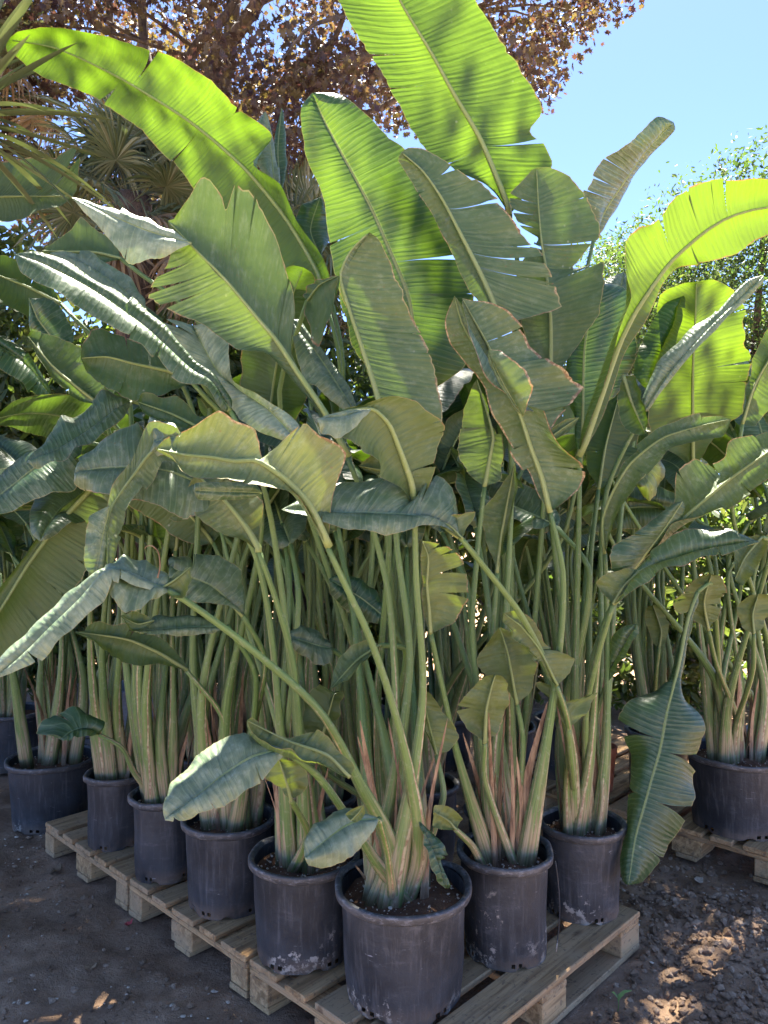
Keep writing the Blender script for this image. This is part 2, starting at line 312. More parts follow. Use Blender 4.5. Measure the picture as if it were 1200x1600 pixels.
M_FANDRY = foliage_mat('fan_palm_dry_blades', [(0.13, 0.085, 0.045), (0.19, 0.14, 0.08), (0.10, 0.08, 0.045)], [(0.2, 0.12, 0.04), (0.25, 0.17, 0.06), (0.2, 0.12, 0.04)], 0.2, 0.7)
M_YUCCA = foliage_mat('yucca_blades', [(0.050, 0.075, 0.036), (0.075, 0.098, 0.048), (0.095, 0.108, 0.062)], [(0.07, 0.10, 0.02), (0.09, 0.12, 0.03), (0.10, 0.11, 0.035)], 0.22, 0.5)
M_SHRUB = foliage_mat('shrub_leaves', [(0.025, 0.045, 0.016), (0.045, 0.075, 0.022), (0.06, 0.085, 0.028)], [(0.14, 0.24, 0.03), (0.20, 0.30, 0.04), (0.26, 0.30, 0.05)], 0.35)
M_WEED = foliage_mat('weed_leaves', [(0.12, 0.20, 0.05), (0.16, 0.25, 0.07)], [(0.2, 0.35, 0.05), (0.2, 0.35, 0.05)], 0.3)

# ------------------------------------------------------------------ ground
def fbm(x, y, z=0.0, o=4): return mnoise.fractal(Vector((x, y, z)), 0.6, 2.1, o)
def bump_at(x, y):
    if not (-6 < x < 6 and 0.8 < y < 9): return 0.0
    h = 0.020 * fbm(x * 1.1, y * 1.1) + 0.012 * fbm(x * 5, y * 5, 3.0) + 0.005 * fbm(x * 21, y * 21, 5.0, 3)
    e = min(1, (6 - abs(x)) / 2, (y - 0.8) / 0.4, (9 - y) / 2)
    r = math.exp(-(((x - 1.25) / 0.45) ** 2 + ((y - 2.95) / 0.45) ** 2))
    h += r * (0.025 + 0.030 * fbm(x * 9, y * 9, 7.0))
    r2 = math.exp(-(((x - 1.22) / 0.22) ** 2 + ((y - 2.35) / 0.20) ** 2))
    h += r2 * (0.020 + 0.026 * fbm(x * 11, y * 11, 9.0))
    return h * max(e, 0) - 0.012
def build_ground():
    xs = np.r_[-400, -120, -40, -16, -9, np.arange(-6, -2.2, 0.12), np.arange(-2.2, 2.4, 0.028), np.arange(2.4, 6.1, 0.12), 9, 16, 40, 120, 400]
    ys = np.r_[-300, -80, -20, -5, -1, 0.4, 0.8, np.arange(1.2, 1.9, 0.06), np.arange(1.9, 4.0, 0.028), np.arange(4.0, 9.1, 0.12), 12, 18, 30, 60, 150, 600]
    nx, ny = len(xs), len(ys)
    V = [(x, y, bump_at(x, y)) for y in ys for x in xs]
    F = [(j * nx + i, j * nx + i + 1, (j + 1) * nx + i + 1, (j + 1) * nx + i) for j in range(ny - 1) for i in range(nx - 1)]
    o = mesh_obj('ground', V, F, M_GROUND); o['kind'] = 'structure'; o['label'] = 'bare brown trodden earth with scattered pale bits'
build_ground()

ICO = None
def ico():
    bm = bmesh.new(); bmesh.ops.create_icosphere(bm, subdivisions=1, radius=1); v = np.array([x.co[:] for x in bm.verts]); f = [[q.index for q in p.verts] for p in bm.faces]; bm.free(); return v, f
ICO_V, ICO_F = ico()
def lumps(name, pts, sizes, m, label, flat=0.7, parent=None, off=None, smooth=False):
    V, F = [], []
    for (x, y, z), s in zip(pts, sizes):
        k = len(V); sc = np.array((rng.uniform(.7, 1.3), rng.uniform(.7, 1.3), flat * rng.uniform(.7, 1.2))) * s
        a = rng.uniform(0, 6.28); c, sn = math.cos(a), math.sin(a)
        q = ICO_V * (1 + rng.normal(0, .24, (len(ICO_V), 1))) * sc
        q = np.c_[q[:, 0] * c - q[:, 1] * sn, q[:, 0] * sn + q[:, 1] * c, q[:, 2]] + (x, y, z)
        V.extend(q.tolist()); F.extend([[i + k for i in f] for f in ICO_F])
    o = mesh_obj(name, V, F, m, parent, smooth, off=off); o['kind'] = 'stuff'
    if label: o['label'] = label
    return o
def scatter_ground():
    P, S = [], []
    def add(x, y, s, sink=0.3): P.append((x, y, bump_at(x, y) + s * sink)); S.append(s)
    for _ in range(2600):                                   # crumbled heap between the pallets
        x, y = rng.normal(1.22, 0.36), rng.normal(2.95, 0.36)
        uv = np.array((x, y)) - C0; u, v = uv @ UU, uv @ VV
        if -0.03 < u and v < 1.24: continue
        add(x, y, abs(rng.normal(0, 0.0075)) + 0.0025)
    for _ in range(520):
        x, y = rng.normal(1.2, 0.18), rng.normal(2.33, 0.17); add(x, y, abs(rng.normal(0, 0.008)) + 0.0025)
    for _ in range(3600):
        x, y = rng.uniform(-2.6, 2.4), rng.uniform(1.9, 5.0)
        uv = np.array((x, y)) - C0; u, v = uv @ UU, uv @ VV
        if -0.03 < u < 2.45 and -0.03 < v < 1.24: continue
        add(x, y, abs(rng.normal(0, 0.0058)) + 0.0022)
    lumps('soil_clods', P, S, M_CLOD, 'loose crumbly brown soil clods lying on the earth')['category'] = 'soil'
    P, S = [], []
    for _ in range(2600):
        c = rng.integers(0, 5)
        if c < 3: x, y = rng.uniform(-2.4, 0.2), rng.uniform(1.95, 4.2)
        else: x, y = rng.uniform(0.4, 2.2), rng.uniform(1.95, 3.8)
        uv = np.array((x, y)) - C0; u, v = uv @ UU, uv @ VV
        if -0.03 < u < 2.45 and -0.03 < v < 1.24: continue
        if fbm(x * 2.2, y * 2.2, 11) < 0.05 and rng.random() < .86: continue
        s = abs(rng.normal(0, 0.0034)) + 0.0016; P.append((x, y, bump_at(x, y) + s * .5)); S.append(s)
    lumps('pale_litter', P, S, M_CRUMB, 'pale chips and grit strewn over the earth', 0.35)['category'] = 'litter'
scatter_ground()

# ------------------------------------------------------------------ pallets
def box_mesh(name, lx, ly, lz, seed=0):
    bm = bmesh.new(); bmesh.ops.create_cube(bm, size=1)
    for v in bm.verts: v.co = Vector((v.co.x * lx, v.co.y * ly, v.co.z * lz))
    bmesh.ops.bevel(bm, geom=bm.edges[:], offset=0.0035, segments=1, affect='EDGES')
    for v in bm.verts: v.co += Vector((mnoise.noise(v.co * 9 + Vector((seed, 0, 0))), mnoise.noise(v.co * 9 + Vector((0, seed, 0))), mnoise.noise(v.co * 9 + Vector((0, 0, seed))))) * 0.0022
    me = bpy.data.meshes.new(name); bm.to_mesh(me); bm.free(); me.materials.append(M_WOOD); return me
BM = {k: [box_mesh(k, *d, seed=i * 3.1) for i in range(3)] for k, d in dict(
    deck_wide=(1.2, .143, .022), deck_narrow=(1.2, .099, .022), stringer=(.798, .143, .022), block=(.143, .096, .0775), block_mid=(.143, .143, .0775), bottom=(1.2, .098, .022)).items()}
VANG = math.atan2(VV[1], VV[0])
def pallet(u, v, label, group='wooden pallets'):
    """local x runs along VV (1.2 m), local y along UU (0.8 m)"""
    c = PV(u, v); o = empty('wooden_pallet', (c[0], c[1], 0.0), label, 'pallet', group, VANG)
    def pc(name, kind, x, y, z, rz=0.0):
        b = bpy.data.objects.new(name, random.choice(BM[kind])); b.location = (x + random.uniform(-.004, .004), y + random.uniform(-.003, .003), z); b.rotation_euler = (random.uniform(-.003, .003), 0, rz + random.uniform(-.006, .006))
        if random.random() < .5: b.scale = (-1, 1, 1)
        link(b, o)
    z0 = 0.001
    for y, k in ((.05, 'block'), (.40, 'block_mid'), (.75, 'block')):
        pc('bottom_board', 'bottom', .6, y, z0 + .011)
        for x in (.0735, .6, 1.1265): pc('block', k, x, y, z0 + .0615)
    for x in (.0735, .6, 1.1265): pc('stringer_board', 'stringer', x, .40, z0 + .1115, R(90))
    for y, k in ((.0725, 'deck_wide'), (.238, 'deck_narrow'), (.40, 'deck_wide'), (.562, 'deck_narrow'), (.7275, 'deck_wide')): pc('deck_board', k, .6, y, z0 + .1338)
    return o
DECK = 0.1455
pallet(0, 0, 'weathered wooden pallet under the wide corner pot, its long side facing bare earth', None)
pallet(.82, 0, 'weathered wooden pallet between two others in the row, grit scattered on its boards', None)
pallet(1.64, 0, 'weathered wooden pallet at the end of the row beside the pot standing on earth', None)
pallet(-.22, 2.06, 'pale wooden pallet carrying the wide pot, beyond the heap of crumbled soil', None)
pallet(.62, 2.06, 'dusty wooden pallet behind the drooping torn leaf, carrying the terracotta pot', None)

# ------------------------------------------------------------------ pots and plants
PL = {}; FANS_AT = dict(A=.35, G=.25, H=.5, B=2.9, C=.2, D=.15, E=.1, R=.3, F=.2)      # the way each clump fans out
def lathe(prof, n=64, close=False):
    V, F = [], []
    for r, z in prof:
        for i in range(n):
            a = 2 * math.pi * i / n; V.append((r * math.cos(a), r * math.sin(a), z))
    for j in range(len(prof) - 1):
        for i in range(n): F.append((j * n + i, j * n + (i + 1) % n, (j + 1) * n + (i + 1) % n, (j + 1) * n + i))
    return V, F
def make_plant(key, xy, z0, rt, h, label, group=None, cat='potted plant', detail=True, mpot=None):
    root = empty('potted_strelitzia', (xy[0], xy[1], z0), label, cat, group, 0)
    rb = rt * 0.84; th = 0.004; n = 72; sd_ = sum(map(ord, key)) * 1.37
    hs = [0, .012, .026, .06, .12, .18, .24, h - .035, h - .03]
    hs = [x for x in hs if x <= h - .03]
    prof = [(rb + (rt - .012 - rb) * z / h, z) for z in hs]
    V, F = lathe(prof, n)
    slots = set()
    for k in range(5):
        i = int(n * k / 5 + sd_) % n; slots |= {i, (i + 2) % n}
    F = [f for q, f in enumerate(F) if not (q // n == 1 and (q % n) in slots)]
    # foot ring scallops + dents
    V = np.array(V); ang = np.arctan2(V[:, 1], V[:, 0])
    dent = np.array([0.010 * mnoise.noise(Vector((math.cos(a) * 1.6 + sd_, math.sin(a) * 1.6, z * 5))) for a, z in zip(ang, V[:, 2])])
    V[:, 0] += np.cos(ang) * dent; V[:, 1] += np.sin(ang) * dent
    V[:n, 2] += np.maximum(0, np.sin(ang[:n] * 6 + sd_) - .55) * .03
    # inner wall
    k = len(V); pin = [(rt - .018, h - .012), (rt - .022, h - .09)]
    V2, F2 = lathe(pin, n); V = np.vstack([V, np.array(V2)]); F += [tuple(reversed([i + k for i in f])) for f in F2]
    # closing floor just above the slots
    kf = len(V); V3, F3 = lathe([(rb * .985, .027), (0.001, .024)], n); V = np.vstack([V, np.array(V3)]); F += [tuple(i + kf for i in f) for f in F3]
    pot = mesh_obj('pot', V, F, mpot or M_POT, root); pot.color = (dict(G=.62, B=.42, A=.25, R=.3, H=.3, C=.2).get(key, .12), 0, 0, 1)
    rp = [(rt - .013, h - .030), (rt - .004, h - .0285), (rt + .002, h - .023), (rt + .003, h - .008), (rt + .002, h - .002), (rt - .006, h), (rt - .014, h - .003), (rt - .0185, h - .012)]
    RV, RF = lathe(rp, n); RV = np.array(RV); a2 = np.arctan2(RV[:, 1], RV[:, 0])
    wav = np.array([mnoise.noise(Vector((math.cos(a) * 1.3 + sd_, math.sin(a) * 1.3, 4.0))) for a in a2]); RV[:, 2] += wav * .009; RV[:, 0] += np.cos(a2) * wav * .011; RV[:, 1] += np.sin(a2) * wav * .011
    mesh_obj('rim', RV, RF, mpot or M_RIM, pot)
    # soil
    rs = rt - .021; zs = h - .055; SV, SF = lathe([(rs * q, zs) for q in (1.0, .86, .7, .52, .34, .16, .01)], 40); SV = np.array(SV)
    SV[:, 2] += np.array([.014 * fbm(x * 9 + sd_, y * 9) + .006 * fbm(x * 40, y * 40 + sd_) for x, y in SV[:, :2]]) + .022 * (1 - np.hypot(SV[:, 0], SV[:, 1]) / rs)
    mesh_obj('soil', SV, SF, M_SOIL, root)
    if detail:
        pts, ss = [], []
        for _ in range(110):
            a = rng.uniform(0, 6.28); r = rs * math.sqrt(rng.random()) * .95
            pts.append((r * math.cos(a), r * math.sin(a), zs + .012 + .018 * (1 - r / rs))); ss.append(abs(rng.normal(0, .0022)) + .0014)
        lumps('perlite_grains', pts, ss, M_CRUMB, None, .8, root)
    PL[key] = dict(key=key, root=root, xy=np.array(xy, float), z0=z0, soil=z0 + zs + .005, r=rs, h=h, off=np.array((xy[0], xy[1], z0)), nst=0)
    return PL[key]

TUBE_N = 8
def tube(name, path, radii, m, parent, off, flat=1.0, squash_dir=None, nseg=TUBE_N, cap=True):
    P = np.asarray(path, float); n = len(P); T = unit(np.gradient(P, axis=0))
    ref = np.array((0, 0, 1.0)) if abs(T[0][2]) < .8 else np.array((0.3, 1.0, 0))
    if squash_dir is not None: ref = np.asarray(squash_dir, float)
    V, UVs = [], []; s = np.r_[0, np.cumsum(np.linalg.norm(np.diff(P, axis=0), axis=1))]
    up = ref
    for i in range(n):
        t = T[i]; x = np.cross(t, up); x = x / (np.linalg.norm(x) + 1e-9); up = np.cross(x, t)
        fl = flat[i] if hasattr(flat, '__len__') else flat
        for k in range(nseg):
            a = 2 * math.pi * k / nseg
            V.append(P[i] + x * math.cos(a) * radii[i] * fl + up * math.sin(a) * radii[i]); UVs.append((s[i], k / nseg))
    F = [(i * nseg + k, i * nseg + (k + 1) % nseg, (i + 1) * nseg + (k + 1) % nseg, (i + 1) * nseg + k) for i in range(n - 1) for k in range(nseg)]
    if cap: F += [tuple(reversed(range(nseg))), tuple(range((n - 1) * nseg, n * nseg))]
    return mesh_obj(name, V, F, m, parent, True, UVs, off)

def petiole(pl, end, tangent, via=None, r0=None, r1=0.0084, sheath=None):
    """a leaf stalk: flattened sheath in the soil, tapering up to the blade"""
    k = pl['nst']; pl['nst'] += 1
    end = np.asarray(end, float); hd = unit(np.array((end[0] - pl['xy'][0], end[1] - pl['xy'][1], 0)) + 1e-6)
    fan = pl.setdefault('fan', FANS_AT.get(pl['key'], rng.uniform(0, math.pi))); q = ((k * 0.618) % 1.0) * 2 - 1
    rr = pl['r'] * 0.42
    base = np.array((pl['xy'][0] + math.cos(fan) * q * rr + hd[0] * .03 + rng.normal(0, .018), pl['xy'][1] + math.sin(fan) * q * rr + hd[1] * .03 + rng.normal(0, .018), pl['soil'] - .02))
    ob = base[:2] - pl['xy']; lim = pl['r'] * .55; nb_ = np.linalg.norm(ob)
    if nb_ > lim: base[:2] = pl['xy'] + ob / nb_ * lim
    if via is not None and len(via):
        pts = [base] + [np.asarray(v, float) for v in via] + [end]
    else:
        hgt = max(end[2] - base[2], .1); L = np.linalg.norm(end - base)
        c1 = base + np.array((hd[0] * L * .03, hd[1] * L * .03, hgt * .33)) + np.r_[(end - base)[:2] * .12, 0]
        c2 = end - unit(tangent) * L * .22
        c2 = .55 * c2 + .45 * (base + (end - base) * .72 + np.array((0, 0, hgt * .05)))
        pts = [base, c1, c2, end]
    P = catmull(pts, 26, .9); s = np.r_[0, np.cumsum(np.linalg.norm(np.diff(P, axis=0), axis=1))]
    tot = s[-1]; r0 = r0 or min(.0215, .005 + .013 * tot, pl['r'] * .15) * rng.uniform(.8, 1.15)
    sh = sheath or min(.95, tot * .62)
    e = np.clip(s / sh, 0, 1); e = e * e * (3 - 2 * e)
    rad = (r0 * (1 - e) + e * (r1 * 1.35)) * (1 - .26 * np.clip((s - sh) / max(tot - sh, .01), 0, 1)); fl = 1.75 - .75 * e
    side = np.array((-math.sin(fan), math.cos(fan), 0.02))
    return tube('petiole', P, rad, M_PET, pl['root'], pl['off'], fl, side)

def dry_sheaths(pl, n, hmin=.2, hmax=.6):
    fan = pl.get('fan', 0.3)
    for _ in range(n):
        q = rng.uniform(-1, 1); a = rng.uniform(0, 6.28); rr = pl['r'] * .40
        b = np.array((pl['xy'][0] + math.cos(fan) * q * rr + math.cos(a) * .035, pl['xy'][1] + math.sin(fan) * q * rr + math.sin(a) * .035, pl['soil'] - .01))
        h = rng.uniform(hmin, hmax); lean = np.array((math.cos(fan) * q * .12 + rng.normal(0, .03), math.sin(fan) * q * .12 + rng.normal(0, .03), 0))
        P = catmull([b, b + lean * .4 * h + (0, 0, h * .5), b + lean * h * 1.2 + (rng.normal(0, .02), rng.normal(0, .02), h)], 12)
        wd = rng.uniform(.008, .020); tw = a + 1.57; V, F = [], []
        for i, p in enumerate(P):
            t = i / 11; w = wd * (1 - t) ** .6 + .001; x = np.array((math.cos(tw + t * rng.normal(0, .15)), math.sin(tw), 0)); o = np.array((math.cos(a), math.sin(a), 0)) * .008
            V += [p - x * w, p + o * (1 - t), p + x * w]
        F = [(i * 3 + j, i * 3 + j + 1, i * 3 + 4 + j, i * 3 + 3 + j) for i in range(11) for j in (0, 1)]
        mesh_obj('dry_sheath', V, F, M_DRY, pl['root'], True, off=pl['off'])

NT, NVS = 64, 7
def blade(pl, M, A, B, flip, age, dust_sheen, brown, tears=(), bulge=0.02, flut=0.006, rib=0.0085, nt=NT, nv=NVS, seed=None, mid_part=True, tr=.28):
    """loft: midrib M, margins A and B (n x 3 arrays from base to tip). tears: (t, side, depth, gap)"""
    rs = np.random.default_rng(seed if seed is not None else int(rng.integers(1 << 30)))
    n = len(M); sM = np.r_[0, np.cumsum(np.linalg.norm(np.diff(M, axis=0), axis=1))]; Ltot = sM[-1]
    tt = np.linspace(0, 1, n)
    def at(arr, t): return np.array([np.interp(t, tt, arr[:, k]) for k in range(3)]).T
    T = unit(np.gradient(M, axis=0))
    V, UVs, F = [], [], []
    p1, p2, ph = rs.uniform(2, 4), rs.uniform(7, 13), rs.uniform(0, 6.28, 4)
    for side, E, sg in ((0, A, -1.0), (1, B, 1.0)):
        cuts = sorted([(t, dp, g) for (t, s_, dp, g) in tears if s_ == side])
        bounds = [0.0] + [c[0] for c in cuts] + [1.0]
        for q in range(len(bounds) - 1):
            ta, tb = bounds[q], bounds[q + 1]; m = max(2, int(round((tb - ta) * nt)) + 1)
            tcol = np.linspace(ta, tb, m); k0 = len(V); lift = rs.normal(0, .5) * flut * (3 if len(cuts) else 0)
            vv = np.linspace(0, 1, nv)
            for t in tcol:
                # margin shift towards the piece's inside next to a tear
                row_t = np.full(nv, t)
                if q > 0:
                    v0 = 1 - cuts[q - 1][1]; w = np.clip((vv - v0) / (1 - v0 + 1e-6), 0, 1); fall = max(0, 1 - (t - ta) / max((tb - ta) * .8, 1e-3)); row_t = row_t + cuts[q - 1][2] * w ** 1.2 * fall
                if q < len(bounds) - 2:
                    v0 = 1 - cuts[q][1]; w = np.clip((vv - v0) / (1 - v0 + 1e-6), 0, 1); fall = max(0, 1 - (tb - t) / max((tb - ta) * .8, 1e-3)); row_t = row_t - cuts[q][2] * w ** 1.2 * fall
                row_t = np.clip(row_t, 0, 1)
                mm, ee, tg = at(M, np.full(nv, t)), at(E, row_t), at(T, np.full(nv, t))
                d = ee - mm; nn = np.cross(tg, d) * sg; nn = nn / (np.linalg.norm(nn, axis=1, keepdims=True) + 1e-9); wlen = np.linalg.norm(d, axis=1)
                if flip: nn = -nn
                prof = bulge * np.sin(np.pi * vv ** .8) + .35 * bulge * np.sin(np.pi * vv) * math.sin(t * p1 * 2 + ph[0])
                fl = flut * vv ** 2 * (math.sin(t * p2 * 2 + ph[1 + side]) + .5 * math.sin(t * 31 + ph[3])) + lift * vv ** 1.5
                rag = 1 + .012 * math.sin(t * 57 + ph[2]) * vv + .010 * rs.normal() * (vv > .99)
                sc = np.minimum(1, wlen / .05)
                Pp = mm + d * vv[:, None] * rag[:, None] + nn * ((prof + fl) * sc)[:, None]
                V.extend(Pp.tolist()); UVs.extend([(t * Ltot, sg * x) for x in vv])
            for i in range(m - 1):
                for j in range(nv - 1):
                    f = (k0 + i * nv + j, k0 + (i + 1) * nv + j, k0 + (i + 1) * nv + j + 1, k0 + i * nv + j + 1)
                    F.append(f if (sg > 0) != flip else tuple(reversed(f)))
    o = mesh_obj('leaf', V, F, M_LEAF, pl['root'], True, UVs, pl['off'])
    bm = bmesh.new(); bm.from_mesh(o.data); bmesh.ops.remove_doubles(bm, verts=bm.verts, dist=2e-5); bm.to_mesh(o.data); bm.free()
    age = age * .62 if age < .5 else age
    o.color = (age, dust_sheen, brown, tr)
    if mid_part:
        # midrib stands proud on the underside
        nd = unit(np.cross(T, B - A) + 1e-9); nd = nd if not flip else -nd
        k = np.linspace(0, 1, n); r = rib * (1 - .82 * k)
        step = max(1, n // 24); idx = list(range(0, n - 2, step)) + [n - 2]
        tube('midrib', (M - nd * (r * .35)[:, None])[idx], r[idx], M_RIB, o, pl['off'], 1.0, None, 6)
    return o
def smoothM(M): return M

def L(key, M, a, b, see, d, za=0.0, zb=0.0, age=.3, dust_sheen=.3, brown=.3, tears=(), via=(), pet=True, bulge=.018, bow=0.0, flut=.006, rib=.0085, tr=.28):
    """a leaf measured from the photograph. M midrib, a / b margins: pixel lists base -> tip; d=(distance at base, at tip); za, zb: how far each
    margin stands behind (+) or before (-) the midrib in metres; see: which face ('t' upper, 'u' under) shows on side a"""
    pl = PL[key]; n = 72
    def px3(pts, z):
        Q = catmull([p[:2] for p in pts], n, .75); t = np.linspace(0, 1, n)
        dep = d[0] + (d[1] - d[0]) * t + bow * np.sin(np.pi * t) + z * np.sin(np.pi * np.clip(t, .0, 1)) ** .6
        return np.array([W(x, y, q) for (x, y), q in zip(Q, dep)])
    Mw = px3(M, 0.0); Aw = px3([M[0]] + list(a) + [M[-1]], za); Bw = px3([M[0]] + list(b) + [M[-1]], zb)
    # upper face = normal of loft; side a quads (reversed) -> decide the flip from what shows on side a
    i = n // 2; tg = Mw[i + 2] - Mw[i - 2]
    k = int(np.argmax(np.linalg.norm(Aw - Mw, axis=1))); k = min(max(k, 2), n - 3); tg = Mw[k + 2] - Mw[k - 2]
    nrm = np.cross(tg, Aw[k] - Mw[k]) * -1.0            # side a, sg=-1, flip False : face normal of F order below
    vis_top = nrm[1] < 0                                # faces the camera
    flip = vis_top != (see == 't')
    if np.linalg.norm(Mw[-1] - Mw[0]) > .3: tears = list(tears) + [(rng.uniform(.2, .93), int(rng.integers(2)), rng.uniform(.06, .55) ** 1.3, rng.uniform(.0006, .006)) for _ in range(int(rng.integers(1, 5)))]
    o = blade(pl, Mw, Aw, Bw, flip, age, dust_sheen, brown, tears, bulge, flut, rib, tr=tr)
    if pet:
        tgb = Mw[3] - Mw[0]
        v3 = []
        if via:
            e = Mw[0]; zb_ = pl['soil']
            for (x, y) in via:
                dq = pl['xy'][1]; # interpolate the distance between pot and blade by height in the picture
                syb = 800 + (CAM_H - zb_) / dq * FPX; ey = M[0][1]
                f = np.clip((y - ey) / (syb - ey + 1e-6), 0, 1); v3.append(W(x, y, d[0] * (1 - f) + dq * f))
            v3 = v3[::-1]
        petiole(pl, Mw[0], tgb, v3)
    return o

# ---- pots: measured from their rims and bases in the photograph
make_plant('A', (0.06, 2.41), DECK, .212, .335, 'big strelitzia with a thick stalk clump in the wide black pot on the pallet corner')
make_plant('B', tuple(PV(.72, .17)), DECK, .186, .33, 'strelitzia in a chalk-dripped black pot next to the wide pot on the pallet corner')
make_plant('G', (0.414, 2.63), DECK, .160, .345, 'strelitzia in a split black pot with white stains and a loose hanging strip')
make_plant('H', (0.748, 2.91), DECK, .160, .33, 'tall strelitzia in a black pot on the pallet end beside the crumbled soil')
make_plant('C', (-0.596, 2.96), DECK, .178, .33, 'strelitzia in a black pot just beneath the tip of the large pale drooping leaf')
make_plant('D', (-0.91, 3.2), DECK, .142, .33, 'strelitzia in a narrow black pot with one small dark leaf arching out low')
make_plant('E', (-1.215, 3.5), DECK, .142, .32, 'strelitzia in a narrow black pot next to the pot standing on earth')
make_plant('F', (-1.77, 4.1), -.004, .228, .345, 'strelitzia in a wide black pot standing directly on the earth past the pallets')
make_plant('R', (1.69, 3.68), DECK, .232, .35, 'bushy strelitzia in a very wide black pot on the separate pale pallet')
IN = 'strelitzias crowded inside the pallet row'
INL = 'strelitzia in a black pot hemmed in among others inside the pallet row'
for i, (u, v) in enumerate([(.70, .56), (.46, .98), (1.10, .57), (.88, .98), (1.50, .56), (1.32, 1.0), (1.90, .56), (1.78, 1.0), (2.30, .52), (2.24, .98)]):
    make_plant('I%d' % i, tuple(PV(u, v)), DECK, .155, .33, INL, IN, detail=i < 2)
BK = 'strelitzias in the back row'; BKL = 'strelitzia in a dark pot in the back row behind the front pallets'
for i, (u, v) in enumerate([(.5, 2.46), (1.0, 2.34), (1.42, 2.4), (1.85, 2.34), (2.3, 2.4), (2.8, 2.3)]):
    zz = DECK if u < 1.4 else -.004
    make_plant('K%d' % i, tuple(PV(u, v)), zz, .165, .33, BKL if i else 'strelitzia in a dark pot on the dusty pallet behind the drooping torn leaf', BK if i else None, detail=False)
make_plant('R2', tuple(PV(-.02, 2.80)), DECK, .19, .34, 'strelitzia behind the very wide pot, on the same pale pallet', None, detail=False)
make_plant('F2', (-2.42, 5.0), -.004, .20, .36, 'strelitzia in a dark pot on the earth behind the wide earth-standing pot', None, detail=False)
make_plant('F3', (-3.0, 4.3), -.004, .21, .36, 'strelitzia in a dark pot on the earth out beside the earth-standing pots', None, detail=False)
# ---- leaves measured one by one
# tall backlit blades
L('I2', [(512,480),(502,435),(450,345),(385,265),(300,192),(188,122),(87,75),(12,62)],
  [(512,435),(498,395),(461,342),(436,288),(392,258),(425,213),(360,160),(320,122),(240,75),(185,59),(80,38),(30,46)],
  [(495,470),(462,462),(400,420),(340,350),(300,295),(220,200),(138,150),(65,120),(10,78)], 'u', (3.15,3.1), -.14,.12, .12,.05,.35,
  [(.69,0,.9,.006),(.72,1,.75,.008),(.965,1,.6,.004)], [(530,560),(540,800)], rib=.011, tr=0.46)
L('I1', [(797,335),(784,300),(749,216),(708,146),(673,82),(624,0),(585,-90)],
  [(770,295),(708,262),(656,227),(627,169),(603,128),(580,88),(551,47),(527,0),(520,-50)],
  [(830,290),(862,258),(848,222),(826,205),(846,178),(825,122),(784,64),(743,0),(680,-60)], 'u', (3.0,2.75), -.05,.08, .15,.03,.2,
  [(.60,0,.75,.006),(.24,1,.95,.010)], [(812,450),(800,700)], rib=.012, tr=0.46)
L('I0', [(655,620),(640,470),(600,370),(580,325),(545,260),(505,185),(488,145)],
  [(640,590),(560,560),(525,430),(517,390),(505,300),(485,260),(474,200),(475,165)],
  [(690,600),(722,575),(742,520),(740,450),(718,400),(692,345),(664,290),(634,240),(590,203),(550,163),(520,147)], 't', (3.0,2.8), .03,.06, .15,.05,.2,
  [(.42,1,.7,.006),(.55,0,.4,.004)], rib=.009, tr=0.36)
L('H', [(905,712),(930,640),(965,540),(987,495),(1013,455),(1048,408),(1101,362),(1142,338),(1200,324),(1265,335)],
  [(908,690),(934,620),(968,520),(985,465),(975,430),(976,380),(1000,355),(1027,345),(1034,332),(1066,297),(1118,283),(1165,277),(1215,283)],
  [(910,700),(936,640),(972,545),(1000,492),(1030,440),(1054,413),(1090,410),(1112,408),(1159,391),(1177,376),(1200,367),(1240,352)], 'u', (2.85,2.6), -.10,.08, .3,.02,.55,
  [(.60,0,.55,.006)], [(905,780),(900,1000)], rib=.014, tr=0.36)
L('R', [(1082,735),(1082,675),(1082,587),(1086,500),(1088,440)],
  [(1060,712),(1037,700),(1017,684),(1012,640),(1020,560),(1027,500),(1030,462),(1060,445)],
  [(1100,700),(1140,658),(1157,645),(1163,595),(1170,583),(1172,552),(1160,538),(1160,500),(1165,484),(1145,455),(1115,437)], 'u', (3.55,3.25), .0,.03, .35,.02,.3,
  [(.52,1,.75,.006),(.75,1,.45,.004),(.66,0,.4,.003)], [(1085,900)], rib=.010, tr=0.46)
L('H', [(1013,610),(1040,535),(1054,506),(1068,462)], [(990,590),(993,560),(1010,520),(1035,478)], [(1030,590),(1045,560),(1058,520)], 't', (3.25,3.3), .02,-.08, .15,.02,.2, rib=.007, tr=0.5)
L('R2', [(925,640),(950,545),(962,490),(975,425)], [(908,560),(906,535),(930,500),(945,437)], [(950,600),(978,513),(990,477),(985,440)], 't', (3.35,3.5), .06,.02, .2,.75,.2, rib=.007, via=[(960,760)], tr=0.2)
L('I3', [(908,725),(911,640),(913,544),(930,440)], [(945,640),(975,595),(994,558),(996,500),(980,450)], [(893,650),(880,600),(886,560),(905,480)], 't', (3.2,3.25), .08,.08, .05,.05,.2, rib=.008)
L('H', [(935,765),(946,698),(968,615)], [(928,752),(914,727),(917,675),(940,631)], [(955,751),(978,733),(996,704),(1000,675),(985,630)], 'u', (3.1,3.15), .05,.07, .12,.02,.2, [(.5,1,.5,.006)], rib=.007, tr=0.5)
L('H', [(975,588),(988,630),(1008,676)], [(967,610),(966,640),(975,668),(998,680)], [(992,588),(1003,625),(1012,655)], 'u', (2.98,2.93), .04,-.03, .15,.1,.4, pet=False)
